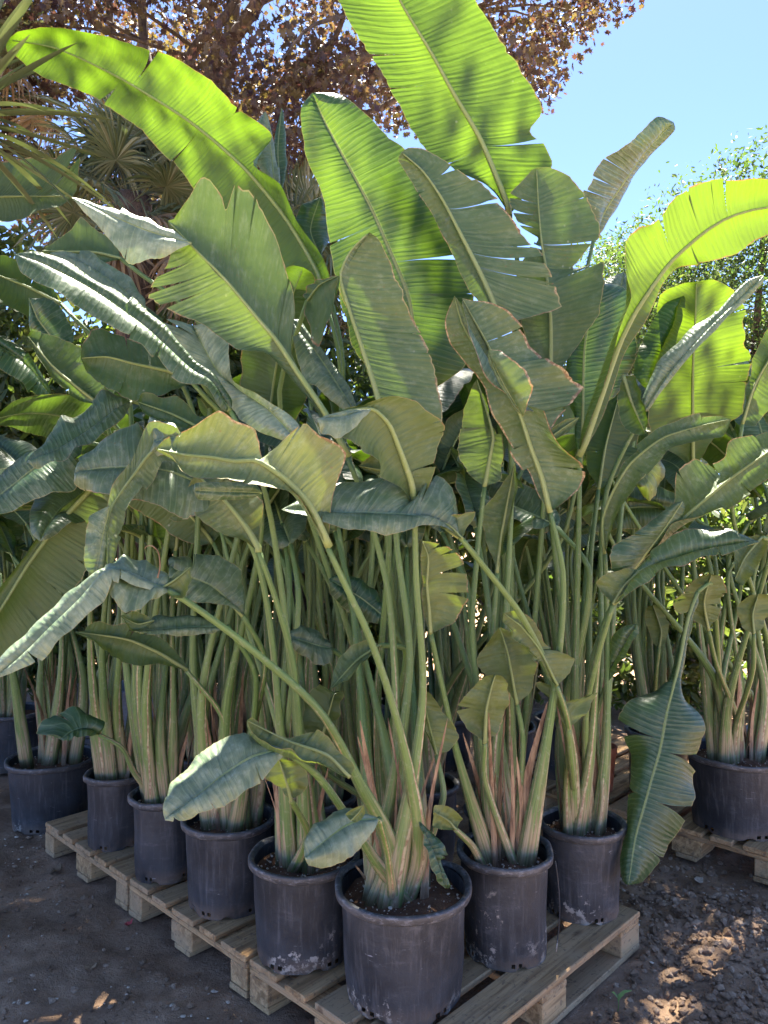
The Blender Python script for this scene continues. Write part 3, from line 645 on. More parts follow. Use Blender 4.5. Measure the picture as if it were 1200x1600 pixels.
# dark grey blade against the sky
L('I3', [(928,372),(945,330),(975,285),(1010,235),(1052,190)], [(918,335),(911,302),(943,251),(996,210),(1028,182)], [(938,355),(967,315),(1008,251),(1053,202)], 't', (3.3,3.2), -.10,.10, .0,.45,.2, [(.38,0,.7,.006)], [(905,470)], rib=.007, tr=0.04)
L('G', [(778,500),(772,477),(750,427),(723,373),(690,310),(660,267),(627,238)],
  [(760,485),(740,463),(730,450),(700,387),(673,333),(640,280),(622,250)],
  [(807,500),(870,484),(878,477),(862,430),(847,397),(813,353),(780,313),(748,278),(737,281),(700,253),(664,229),(640,228)], 'u', (2.75,2.7), .03,.06, .38,.30,.6,
  [(.30,1,.55,.010),(.37,1,.6,.012),(.43,1,.5,.008),(.62,1,.3,.010),(.80,1,.45,.012),(.76,0,.4,.006),(.55,0,.2,.003)], [(790,620),(800,760)], rib=.011, tr=0.14)
L('I1', [(860,600),(860,500),(852,413),(847,387),(842,333),(838,262)],
  [(835,565),(810,480),(815,420),(835,372),(815,355),(800,330),(797,302),(815,283),(832,264)],
  [(888,562),(913,527),(935,490),(945,440),(947,408),(900,417),(938,367),(933,347),(917,310),(887,277),(853,261)], 'u', (2.95,2.9), .04,.07, .30,.25,.45,
  [(.46,1,.85,.008),(.60,0,.8,.010),(.66,0,.7,.010),(.72,0,.75,.010),(.78,0,.6,.010),(.84,0,.6,.010)], rib=.009, tr=0.18)
L('H', [(858,640),(862,585),(850,520),(832,500)], [(830,600),(800,540),(805,505)], [(880,590),(886,550),(870,525)], 'u', (2.98,3.0), .03,.05, .35,.1,.6, rib=.006)
# torn central blade
L('G', [(860,800),(847,747),(830,700),(810,640),(777,587),(747,547),(723,507),(710,462)],
  [(838,765),(817,733),(800,705),(783,673),(757,612),(733,580),(704,542),(698,510),(702,478)],
  [(897,772),(914,747),(912,730),(897,716),(863,683),(843,640),(812,634),(788,600),(765,562),(742,518),(724,478)], 'u', (2.5,2.45), .06,-.05, .42,.40,.95,
  [(.20,1,.6,.006),(.47,1,.9,.012),(.30,0,.4,.004)], [(880,900),(870,1050)], rib=.010, flut=.012, tr=0.12)
L('G', [(835,705),(800,620),(765,545),(735,490),(722,466)], [(815,670),(785,610),(755,550),(728,495)],
  [(860,668),(880,640),(893,626),(910,608),(903,598),(860,570),(827,527),(787,487),(752,472)], 'u', (2.56,2.52), .02,.07, .45,.45,.95, [(.22,1,.5,.010),(.55,1,.25,.006)], pet=False, flut=.012, tr=0.14)
L('G', [(818,650),(790,605),(768,560),(763,546)], [(805,640),(780,600),(762,560)], [(828,622),(832,600),(824,583),(802,562),(780,548)], 'u', (2.43,2.41), .01,-.05, .40,.40,1.0, pet=False, rib=.003, bulge=-.02, tr=.1)
L('G', [(850,690),(885,665),(905,652)], [(865,688),(895,668)], [(860,672),(885,655)], 'u', (2.58,2.6), 0,0, .5,.3,.8, pet=False, rib=.004)
# half blade beside it
L('A', [(612,730),(590,620),(567,547),(547,487),(532,430),(548,392),(577,363)],
  [(598,660),(578,585),(560,535),(545,490),(534,440),(550,395)],
  [(690,660),(685,610),(675,570),(658,520),(640,490),(620,440),(605,400),(590,372)], 'u', (2.42,2.38), .09,.05, .32,.35,.55, [(.16,1,.5,.004),(.5,1,.12,.003)], [(620,850),(640,1050)], rib=.012, tr=0.16)
# large olive blade with folded-over silver tip
L('A', [(543,715),(507,647),(467,587),(432,533),(400,495),(350,435),(300,385),(262,345)],
  [(538,705),(505,640),(470,585),(445,525),(458,500),(457,460),(440,390),(400,312),(370,285),(352,330),(345,300),(318,275),(300,300),(270,345)],
  [(535,712),(500,650),(460,590),(415,550),(370,545),(330,515),(300,497),(262,484),(235,465),(240,440),(262,415),(268,370)], 'u', (2.45,2.35), .05,-.02, .36,.35,.45,
  [(.70,0,.55,.010),(.78,1,.7,.010),(.84,1,.75,.012),(.72,1,.5,.008)], [(575,800),(610,950)], rib=.012, tr=0.2)
L('A', [(300,380),(235,362),(170,335),(112,308)], [(262,358),(225,342),(185,325),(145,314)], [(262,398),(232,407),(203,411),(165,365),(135,332)], 't', (2.33,2.28), .03,-.02, .1,.95,.2, pet=False, rib=.004, bulge=.01, tr=0.1)
# twisted olive blade
L('A', [(648,790),(640,750),(630,720),(620,693),(607,663),(583,640),(545,642),(500,656)],
  [(664,770),(680,717),(697,668),(672,646),(648,626),(610,619),(570,632),(530,642)],
  [(622,762),(592,742),(586,718),(560,700),(545,690),(530,683),(508,676),(495,664)], 'u', (2.28,2.1), .02,-.06, .50,.25,.4, [(.42,0,.3,.006)], [(650,900),(660,1100)], rib=.012)
L('A', [(580,640),(545,648),(495,655)], [(555,640),(520,646)], [(560,662),(533,683),(505,678)], 't', (2.09,2.04), 0,-.03, .25,.9,.3, pet=False, rib=.003)
# yellowed folded blade nearest the path
L('A', [(512,855),(487,797),(467,770),(443,747),(423,733),(400,720),(367,721),(333,715),(283,710),(243,702)],
  [(516,800),(530,745),(541,708),(500,680),(472,664),(443,687),(412,716),(405,690),(396,670),(367,657),(340,643),(300,668),(258,684)],
  [(488,815),(470,790),(455,768),(440,763),(400,759),(360,757),(310,750),(283,740),(268,718)], 'u', (2.15,2.0), .03,-.05, .85,.40,.75, [(.44,0,.95,.006),(.93,0,.5,.01)], [(535,905),(575,990),(610,1090),(640,1210),(655,1330)], tr=.10, rib=.013)
L('A', [(470,692),(420,640),(370,605),(340,580),(300,508)], [(467,665),(425,628),(385,610),(364,592),(358,550),(350,508)], [(447,690),(400,672),(367,647),(335,600),(325,588),(285,560),(253,508)], 't', (2.45,2.75), -.04,.04, .05,.95,.25, pet=False, rib=.006, bulge=.01, tr=0.1)
L('B', [(360,642),(333,607),(293,573),(253,537),(213,500),(147,453),(70,412),(22,397)],
  [(362,628),(333,590),(300,573),(277,547),(253,512),(213,483),(167,447),(110,413),(60,395)],
  [(350,642),(323,605),(287,599),(247,562),(222,536),(187,520),(133,487),(83,457),(33,425)], 't', (2.55,2.4), .05,-.07, .05,.45,.25, [(.36,1,.6,.010),(.55,0,.2,.004)], [(400,720),(430,850)], rib=.009)
L('C', [(225,492),(190,450),(140,420),(78,396)], [(222,470),(200,445),(150,410),(110,397)], [(205,485),(170,455),(120,422)], 't', (2.8,2.75), .05,-.05, .1,.9,.3, rib=.006)
L('F', [(-190,340),(-80,318),(0,308),(60,307),(114,306)], [(-120,262),(0,250),(63,247),(92,243),(121,229),(123,255)], [(-120,352),(0,347),(40,338),(85,322)], 'u', (3.5,3.3), .05,-.10, .45,.2,.6, rib=.010, tr=0.2)
L('C', [(190,405),(150,395),(100,393),(66,392)], [(180,380),(150,358),(127,342),(95,372)], [(165,408),(130,404),(95,400)], 'u', (2.95,2.9), .06,-.04, .45,.1,.3, rib=.007)
L('D', [(95,475),(40,447),(-60,410)], [(85,450),(45,418),(0,400)], [(75,500),(30,490),(-20,460)], 'u', (3.2,3.2), .06,-.05, .15,.02,.2, rib=.008, tr=0.5)
L('D', [(155,632),(127,610),(83,573),(43,525)], [(165,605),(140,550),(110,533),(70,519),(50,515)], [(125,625),(90,600),(60,560)], 'u', (2.95,2.9), .05,-.02, .2,.45,.3, rib=.007)
L('C', [(300,597),(267,582),(207,568),(167,558),(126,560)], [(268,560),(230,540),(198,526),(160,510),(143,517),(128,540)], [(270,610),(253,618),(213,624),(160,604),(135,580)], 'u', (2.72,2.62), .10,-.04, .15,.35,.5, [(.55,0,.5,.01)], rib=.008)
L('E', [(80,622),(55,585),(30,560),(-50,515)], [(73,598),(53,570),(33,540),(-10,518)], [(65,625),(35,595),(0,570)], 't', (3.2,3.1), .02,-.08, .05,.1,.2, rib=.006)
L('D', [(207,627),(167,653),(133,677),(95,700),(42,722)], [(178,616),(160,611),(117,650),(93,646),(80,673),(55,705)], [(195,645),(160,675),(127,695),(90,722),(57,731)], 't', (2.75,2.55), .07,-.06, .15,.45,.5, [(.33,0,.35,.008)], rib=.008)
L('B', [(350,775),(300,750),(260,735),(213,730),(150,733),(116,740)], [(330,735),(280,705),(228,702),(224,678),(213,660),(150,697),(122,716)], [(320,800),(297,806),(277,808),(233,786),(180,779),(140,768),(116,755)], 't', (2.45,2.35), .08,-.06, .18,.55,.6, [(.93,0,.4,.02),(.97,1,.3,.01)], [(400,870),(425,1000)], rib=.008)
L('B', [(292,705),(245,700),(207,745),(174,795),(168,840),(168,888)], [(285,717),(253,719),(228,757),(200,800),(187,840),(174,888)], [(275,668),(232,662),(205,725),(170,792),(162,842),(160,884)], 'u', (2.35,2.2), -.02,.03, .55,.5,.5, pet=False, rib=.006, bulge=.01)
L('B', [(285,680),(240,690)], [(270,662),(232,655)], [(270,705),(232,715)], 't', (2.36,2.33), .04,-.02, .1,.8,.3, pet=False, rib=.003)
L('B', [(172,790),(160,840),(150,897)], [(150,800),(139,808),(131,875),(137,893)], [(170,815),(168,850),(163,885)], 't', (2.23,2.19), -.02,.02, .1,.75,.4, pet=False, rib=.003, bulge=.008)
L('B', [(405,862),(385,825),(347,778),(305,740)], [(380,845),(340,830),(307,806),(290,775)], [(409,820),(412,785),(390,762),(350,745)], 'u', (2.38,2.42), -.02,.05, .72,.45,.5, rib=.012, via=[(435,950),(460,1050)])
L('A', [(410,770),(355,768),(302,766)], [(400,757),(350,753),(305,755)], [(395,778),(355,781),(310,780)], 't', (2.2,2.16), 0,0, .1,.5,.3, pet=False, rib=.004)
L('H', [(718,838),(680,812),(640,806),(613,803),(567,802),(500,802),(440,796)],
  [(720,805),(714,770),(693,743),(667,741),(668,788),(650,755),(610,740),(577,747),(527,753),(470,776)],
  [(695,823),(663,821),(640,830),(597,834),(547,828),(507,816),(460,806)], 't', (2.25,2.15), .10,-.05, .08,.60,.25, [(.27,0,.9,.012)], [(760,890),(810,955),(850,1030),(880,1110),(895,1200)], rib=.009)
L('H', [(722,842),(700,820),(672,811)], [(730,825),(742,800),(705,806)], [(700,828),(685,820)], 'u', (2.24,2.22), .03,-.02, .75,.4,.5, pet=False, rib=.004)
L('I0', [(480,470),(500,445),(530,430)], [(474,460),(490,440)], [(478,495),(494,541),(513,503)], 'u', (2.62,2.55), .03,-.03, .3,.25,.8, rib=.004)
L('I0', [(556,647),(520,590),(490,545),(455,500)], [(555,630),(520,575),(500,550),(470,500)], [(530,635),(495,605),(480,600),(460,540)], 't', (2.62,2.7), .05,-.03, .05,.7,.2, rib=.006)
L('I2', [(430,305),(424,240),(414,174)], [(405,262),(396,240),(401,192)], [(432,272),(428,212)], 't', (3.4,3.35), .0,.06, .1,.95,.2, rib=.006, via=[(480,500)])
L('I2', [(438,300),(434,235),(440,168)], [(428,270),(428,220)], [(446,260),(445,200)], 't', (3.5,3.5), .0,.06, .0,.2,.2, rib=.006)
L('I2', [(500,400),(485,360),(500,308)], [(470,375),(461,345),(475,318)], [(515,372),(512,335)], 't', (3.3,3.3), .0,.06, .0,.1,.2, rib=.006)
# leaves among the stalks
L('G', [(673,990),(670,945),(667,913),(669,870),(660,845)], [(661,960),(659,910),(657,870)], [(692,981),(711,973),(727,942),(729,905),(722,873),(702,856),(680,848)], 'u', (2.45,2.4), .02,.02, .62,.2,.75,
  [(.42,1,.7,.02),(.60,1,.75,.03),(.76,1,.6,.02),(.86,1,.5,.02)], [(690,1070),(715,1180)], rib=.007)
L('A', [(682,1180),(672,1140),(656,1074)], [(702,1170),(718,1152),(695,1115),(672,1085)], [(672,1155),(661,1112)], 'u', (2.48,2.44), .05,-.04, .65,.2,.3, rib=.005, via=[(692,1250)])
L('G', [(757,1160),(760,1107),(768,1073),(774,1054)], [(747,1153),(727,1134),(713,1112),(717,1100),(740,1073),(758,1057)], [(773,1148),(787,1123),(795,1085),(793,1068),(782,1055)], 'u', (2.5,2.45), .03,.05, .65,.25,.5, [(.45,0,.5,.03)], [(758,1220)], rib=.008)
L('G', [(808,1100),(803,1075),(792,1015),(780,979)], [(785,1070),(753,1050),(745,1030),(763,1003)], [(830,1078),(838,1037),(820,1000)], 'u', (2.6,2.58), .03,.03, .55,.25,.4, rib=.007, via=[(817,1160)])
L('H', [(870,1072),(845,1020),(815,980),(787,958)], [(892,1045),(898,1030),(860,1012),(843,995),(829,966),(806,955)], [(850,1056),(838,1030),(815,1010),(800,993),(786,972)], 'u', (2.52,2.42), .05,-.05, .62,.35,.5, [(.45,0,.6,.02)], rib=.006)
L('H', [(888,1140),(886,1115),(880,1097)], [(868,1104),(850,1082),(837,1066),(860,1072)], [(912,1117),(934,1083),(905,1092)], 'u', (2.6,2.58), .03,.03, .6,.3,.4, rib=.005)
L('R', [(1090,925),(1075,967),(1054,1066),(1042,1112),(1031,1171),(1016,1223),(1007,1257),(993,1307),(982,1383)],
  [(1083,940),(1068,985),(1050,1062),(1000,1088),(972,1110),(963,1133),(982,1165),(984,1190),(986,1212),(976,1255),(969,1300),(965,1345),(970,1376)],
  [(1092,945),(1078,985),(1058,1064),(1089,1107),(1100,1139),(1094,1183),(1090,1212),(1084,1245),(1072,1275),(1064,1296),(1040,1340),(1007,1378)], 't', (3.15,2.72), .06,.05, .22,.25,.3,
  [(.505,0,.95,.028),(.545,1,.95,.026),(.705,1,.85,.024),(.70,0,.35,.010),(.86,1,.2,.006)], flut=.016, rib=.009)
L('H', [(1003,645),(1050,577),(1110,510),(1193,430)], [(1004,622),(1025,573),(1063,529),(1104,498),(1165,437)], [(1012,642),(1058,580),(1118,515),(1192,442)], 't', (3.0,2.9), .05,-.02, .15,.75,.4, rib=.007, tr=0.12)
L('H', [(945,865),(942,815),(955,775),(985,725),(1035,685),(1085,668),(1142,655)], [(936,830),(945,785),(975,722),(1030,672),(1080,655),(1125,648)], [(955,822),(966,800),(1003,745),(1040,700),(1090,684),(1132,676)], 'u', (2.85,2.7), .05,-.05, .3,.55,.4, rib=.007)
L('R', [(990,752),(1005,745),(1024,712)], [(981,762),(1000,732),(1015,717)], [(1013,782),(1026,768),(1039,733),(1030,716)], 'u', (3.2,3.2), .03,.04, .7,.2,.4, rib=.007)
L('H', [(978,895),(1037,841),(1083,797),(1142,748),(1200,707),(1262,668)],
  [(985,880),(1030,835),(1051,780),(1057,739),(1089,717),(1104,725),(1133,716),(1139,692),(1171,681),(1200,671)],
  [(1000,880),(1051,822),(1089,805),(1142,790),(1168,771),(1197,750),(1240,710)], 'u', (2.75,2.6), .06,-.05, .38,.45,.6, [(.58,0,.45,.008),(.44,0,.15,.006)], [(955,950),(925,1040)], rib=.010)
L('H', [(985,897),(1030,838),(1067,783)], [(957,892),(955,858),(1005,823),(1054,786)], [(1002,868),(1040,834),(1068,796)], 't', (2.72,2.66), .02,.05, .18,.40,.5, rib=.006)
L('H', [(958,945),(1000,892),(1060,873),(1120,862),(1188,847)], [(980,905),(1010,872),(1054,835),(1107,827),(1153,831)], [(975,936),(1025,901),(1070,885),(1112,874),(1160,858)], 't', (2.68,2.55), .04,-.06, .20,.35,.6, [(.35,0,.2,.006),(.7,0,.3,.006)], [(935,1020),(915,1120)], rib=.009)
L('H', [(958,944),(975,915),(1002,890)], [(940,925),(932,910),(947,897),(985,888)], [(970,930),(990,905)], 'u', (2.66,2.66), .03,-.02, .75,.4,.5, pet=False, rib=.005)
L('H', [(945,1075),(965,1030),(996,974)], [(948,1040),(955,996),(976,978)], [(962,1048),(976,1025),(997,988)], 't', (2.9,2.85), .03,-.04, .2,.35,.5, rib=.006)
L('R', [(1107,985),(1100,940),(1112,897)], [(1085,968),(1056,955),(1052,936),(1066,925),(1088,903)], [(1124,965),(1130,940),(1134,920),(1126,901)], 'u', (3.3,3.2), .03,.03, .55,.35,.6, [(.3,0,.7,.03),(.5,0,.7,.03),(.65,0,.6,.02),(.4,1,.6,.03),(.6,1,.5,.02)], rib=.007)
L('R', [(1178,990),(1176,960),(1185,928)], [(1160,980),(1152,948),(1170,932)], [(1190,982),(1206,945),(1198,930)], 'u', (3.3,3.3), .03,.03, .75,.2,.4, rib=.006)
L('K0', [(1030,1012),(1033,985),(1020,945)], [(1020,1003),(1008,965),(1010,950)], [(1042,1000),(1044,975),(1032,946)], 'u', (3.6,3.6), .03,.03, .5,.1,.4, rib=.005)
L('R2', [(1160,662),(1180,600),(1215,540),(1240,500)], [(1165,620),(1178,560),(1200,515)], [(1180,665),(1215,620),(1240,560)], 'u', (3.3,3.2), .05,.03, .3,.3,.4, rib=.008)
L('R', [(1190,840),(1165,870),(1148,905)], [(1180,835),(1150,860)], [(1200,850),(1180,890),(1160,915)], 'u', (3.2,3.1), .03,-.03, .6,.35,.4, rib=.006)
# left side
L('E', [(165,735),(137,770),(87,823),(43,883),(0,953),(-60,1040)], [(130,768),(93,800),(50,850),(15,900),(-30,965)], [(190,780),(196,810),(150,870),(125,905),(95,945),(50,985),(0,1030),(-45,1070)], 'u', (3.0,2.75), -.03,.08, .48,.10,.4, [(.5,1,.6,.002),(.62,1,.4,.002)], rib=.012)
L('A', [(262,922),(215,905),(172,893),(130,935),(80,980),(30,1030),(-6,1060)], [(240,915),(205,900),(150,897),(123,917),(90,943),(43,983),(0,1033)], [(240,925),(200,915),(172,905),(147,932),(103,978),(60,1020),(40,1037),(20,1048)], 't', (1.98,1.85), .03,-.04, .12,1.0,.3, [(.80,1,.6,.01)],
  [(300,945),(400,1020),(500,1112),(560,1220),(610,1330)], rib=.006)
L('A', [(268,925),(220,912),(166,900)], [(262,898),(225,876),(187,871),(160,893)], [(252,930),(222,948),(200,958),(176,936)], 't', (1.99,1.95), .06,-.05, .1,.75,.3, pet=False, rib=.005)
L('A', [(252,920),(275,905),(298,886)], [(262,905),(280,892)], [(272,935),(290,930),(298,905)], 'u', (1.98,1.99), .02,-.02, .65,.25,.4, pet=False, rib=.004)
L('C', [(380,962),(333,917),(293,900),(264,884)], [(380,925),(375,893),(340,872),(300,865),(268,867)], [(350,946),(300,941),(262,925)], 't', (2.6,2.5), .08,-.05, .1,.6,.4, rib=.007)
L('C', [(355,978),(300,980),(212,986)], [(340,972),(300,965),(240,964)], [(335,988),(300,993),(240,991)], 't', (2.6,2.5), .06,-.02, .1,.55,.3, rib=.005, via=[(400,1060)])
L('C', [(240,970),(215,975),(188,962)], [(233,965),(212,955)], [(225,982),(208,987)], 'u', (2.5,2.48), .02,-.02, .5,.1,.3, pet=False, rib=.003)
L('C', [(292,1048),(247,1020),(200,1000),(116,987)], [(284,1025),(247,993),(200,984),(140,982)], [(250,1036),(220,1040),(180,1028),(145,1005)], 'u', (2.8,2.6), .06,-.04, .45,.15,.4, rib=.008, via=[(350,1130)])
L('D', [(155,1148),(130,1138),(108,1145),(95,1156)], [(162,1128),(134,1116),(116,1106),(84,1120),(58,1147)], [(140,1150),(118,1152),(102,1158)], 't', (3.05,2.95), .05,-.03, .1,.2,.3, [(.55,0,.8,.02)], [(190,1168),(212,1210)], rib=.006)
L('A', [(450,1176),(430,1174),(393,1183),(350,1210),(300,1250),(258,1282)], [(430,1165),(407,1158),(377,1141),(347,1152),(300,1187),(270,1223),(254,1262)], [(436,1188),(415,1212),(383,1234),(350,1254),(310,1272),(283,1281)], 't', (1.98,1.85), .07,-.04, .10,.95,.25, [(.93,1,.3,.02)], [(497,1213),(545,1280),(590,1350)], rib=.008)
L('A', [(545,1215),(510,1180),(450,1158),(386,1126)], [(553,1200),(534,1177),(497,1142),(437,1146),(394,1121)], [(517,1204),(483,1188),(450,1174),(395,1148)], 'u', (2.02,1.97), .04,-.05, .75,.35,.4, pet=False, rib=.006, bulge=.03)
L('B', [(455,1250),(450,1230),(435,1185)], [(425,1222),(412,1206),(420,1190)], [(474,1238),(481,1210),(465,1192)], 'u', (2.25,2.22), .03,.03, .68,.2,.4, rib=.006, via=[(480,1305)])
L('A', [(592,1280),(560,1282),(537,1292),(510,1312),(476,1340)], [(572,1268),(535,1262),(493,1283),(474,1314)], [(584,1298),(550,1338),(510,1356),(482,1352)], 't', (2.05,1.95), .05,-.03, .15,1.0,.45, [(.93,0,.3,.02)], [(605,1330)], rib=.006)
L('A', [(548,1282),(560,1270),(568,1258)], [(540,1272),(555,1262)], [(558,1285),(570,1272)], 'u', (1.98,1.99), 0,0, .85,.2,.3, pet=False, rib=.002)
L('I0', [(500,1165),(515,1110),(522,1085)], [(475,1140),(477,1090),(500,1070)], [(518,1157),(531,1113),(535,1080)], 'u', (2.62,2.55), .03,.03, .40,.15,.3, rib=.007)
L('I0', [(595,1008),(560,1030),(517,1076)], [(572,1000),(533,1023),(523,1047)], [(582,1018),(567,1035),(540,1064)], 'u', (2.5,2.4), .03,-.03, .55,.25,.4, rib=.005)
L('I0', [(520,1015),(485,1005),(446,994)], [(513,1000),(490,983),(467,976)], [(520,1032),(503,1040),(463,1018)], 't', (2.72,2.65), .04,-.03, .05,.6,.4, rib=.006)
L('I0', [(605,968),(565,935),(514,905)], [(595,935),(567,907),(527,897)], [(590,975),(550,960),(518,930)], 't', (2.8,2.75), .05,-.02, .02,.1,.2, rib=.006)
L('G', [(712,1296),(700,1282),(677,1268)], [(722,1280),(705,1262),(680,1258)], [(705,1297),(690,1296),(677,1290)], 'u', (2.38,2.34), .02,-.02, .95,.0,.3, via=[(740,1325)], rib=.004)
L('A', [(655,1283),(672,1325),(695,1388)], [(685,1310),(704,1340),(690,1345),(708,1386)], [(664,1320),(680,1370)], 't', (2.34,2.30), .02,-.03, .2,.2,.3, [(.5,0,.6,.03)], pet=False, rib=.004)
L('G', [(757,760),(765,715),(770,680),(745,592)], [(735,742),(717,707),(722,660),(735,610)], [(780,748),(784,713),(775,660),(760,620)], 'u', (2.62,2.6), .04,.04, .4,.3,.3, rib=.008, via=[(745,870),(738,1000)])
L('G', [(777,895),(785,830),(805,722)], [(757,840),(752,800),(775,775),(795,745)], [(786,850),(800,800),(808,760)], 'u', (2.68,2.68), .03,-.02, .45,.35,.3, rib=.007)
L('I0', [(640,700),(620,735),(560,728)], [(655,715),(610,745),(570,735)], [(610,700),(580,712)], 'u', (2.5,2.48), 0,0, .5,.5,.6, pet=False, rib=.005)
L('C', [(330,680),(270,648),(215,628)], [(320,660),(280,622),(245,618),(222,615)], [(300,672),(260,660),(225,645)], 'u', (2.62,2.58), .05,-.04, .25,.2,.4, rib=.007)
L('I5', [(290,560),(240,500),(160,470)], [(285,540),(230,480)], [(270,570),(220,530),(170,500)], 't', (2.95,2.9), .05,-.05, .0,.25,.2)
L('D', [(130,690),(70,720),(-10,780),(-60,800)], [(115,765),(85,770),(40,785),(0,805)], [(100,690),(50,705),(0,740)], 't', (2.9,2.75), -.05,.06, .05,.45,.3, rib=.008)
L('E', [(110,560),(60,500),(45,465)], [(115,520),(85,470)], [(80,560),(48,520)], 't', (3.1,3.05), .04,0, .0,.3,.2)
# ------------------------------------------------------------------ further leaves of every plant, grown in 3-D
SIL = np.array([(-400,300),(0,380),(120,410),(250,440),(300,430),(460,400),(520,400),(600,390),(700,400),(850,400),(950,440),(1010,480),(1200,500),(1500,500)], float)
def allowed(P, lowmax=860):
    x, y = proj(P); d = P[:, 1]
    if (y < np.interp(x, SIL[:, 0], SIL[:, 1])).any(): return False
    need = np.where(x > 880, 3.45, np.where(x > 520, 2.95, 2.82)); need = np.where(y > 700, need - .15, need)
    if ((d < need) & (x > -150) & (x < 1300)).any(): return False
    if ((y > lowmax) & (d < 4.2)).any(): return False
    return True
def free_leaf(pl, zmin, zmax, lmin=.45, lmax=.85, lean=.45, low=860, tries=60, back=0.0, nt=36, az=None):
    for _ in range(tries):
        a = rng.uniform(0, 2 * math.pi) if az is None else az + rng.normal(0, .5); out = np.array((math.cos(a), math.sin(a) + back, 0)); r = rng.uniform(.05, lean)
        b = np.array((pl['xy'][0], pl['xy'][1], 0)) + out * r; b[2] = rng.uniform(zmin, zmax)
        ln = rng.uniform(lmin, lmax); wd = ln * rng.uniform(.16, .23); el = rng.uniform(R(10), R(80)); droop = rng.uniform(.4, 1.6)
        n = 40; M = [b]; ang = el
        for i in range(n - 1):
            ang = el - droop * (i / n) ** 1.3; M.append(M[-1] + (unit(out) * math.cos(ang) + np.array((0, 0, math.sin(ang)))) * ln / n)
        M = np.array(M); T = unit(np.gradient(M, axis=0)); up = np.array((0, 0, 1.0))
        roll = rng.normal(0, .7); ac = unit(np.cross(np.tile(up, (n, 1)), T) + 1e-6)
        nr = np.cross(T, ac); ac2 = ac * math.cos(roll) + nr * math.sin(roll); nr = np.cross(T, ac2)
        t = np.linspace(0, 1, n); w = wd * np.sin(np.pi * np.clip(t, 0, 1) ** .78) ** .55; fo = rng.uniform(-.15, .5)
        B = M + ac2 * (w * math.cos(fo))[:, None] + nr * (w * math.sin(fo))[:, None]; A = M - ac2 * (w * math.cos(fo))[:, None] + nr * (w * math.sin(fo))[:, None]
        if not allowed(np.vstack([M[::4], A[::4], B[::4]]), low): continue
        tears = [(rng.uniform(.25, .85), int(rng.integers(2)), rng.uniform(.2, .9), rng.uniform(.004, .02)) for _ in range(int(rng.integers(0, 4)))]
        blade(pl, M, A, B, False, rng.uniform(0, .4), rng.uniform(.05, .5), rng.uniform(.1, .6), tears, rng.uniform(.0, .03), .008, .008, nt, 6)
        petiole(pl, M[0], T[0]); return True
    return False
for key, n, zmin, zmax in [('A', 3, 1.25, 1.7), ('B', 5, 1.2, 1.6), ('G', 4, 1.2, 1.7), ('H', 5, 1.2, 1.75), ('C', 6, 1.15, 1.7), ('D', 8, 1.1, 1.6), ('E', 9, 1.1, 1.75), ('F', 12, 1.2, 1.95), ('R', 9, .9, 1.7)]:
    for _ in range(n): free_leaf(PL[key], zmin, zmax, .4, .7, .4, back=.5)
for i in range(10):
    for _ in range(7): free_leaf(PL['I%d' % i], 1.15, 1.95, .45, .85, .4)
for i in range(6):
    for _ in range(14): free_leaf(PL['K%d' % i], 1.1, 2.3, .5, .9, .5)
for k in ('R2', 'F2', 'F3'):
    for _ in range(10): free_leaf(PL[k], 1.0, 2.2, .5, .9, .5)
# small young leaves low among the stalks
for key in 'ABGHCDEFR':
    dry_sheaths(PL[key], 18 if key in 'AGHBCR' else 13, .10, .62)
for i in range(10): dry_sheaths(PL['I%d' % i], 4)
for i in range(3): dry_sheaths(PL['K%d' % i], 3)

tube('curled_thread', catmull([W(x, y, 1.97) for x, y in [(246,903),(250,885),(247,862),(238,853),(230,853),(226,857)]], 16), np.linspace(.0022, .0010, 16), M_DRY, PL['A']['root'], PL['A']['off'], nseg=5)
# split strip hanging from the stained pot
g = PL['G']; V, F = [], []
for i in range(14):
    t = i / 13; a = R(-12) + .03 * math.sin(t * 5); r = .168 + .014 * math.sin(t * 3.0); z = g['h'] - .03 - t * .30
    w = .006 * (1 - .5 * t)
    c = np.array((math.cos(a) * r, math.sin(a) * r, z)); s = np.array((-math.sin(a), math.cos(a), 0)) * w; o_ = np.array((math.cos(a), math.sin(a), 0)) * .002
    V += [c - s - o_, c + s - o_, c + s + o_, c - s + o_]
F = [(i * 4 + j, i * 4 + (j + 1) % 4, i * 4 + 4 + (j + 1) % 4, i * 4 + 4 + j) for i in range(13) for j in range(4)] + [(3, 2, 1, 0), (52, 53, 54, 55)]
mesh_obj('torn_strip', V, F, M_POT, g['root'])

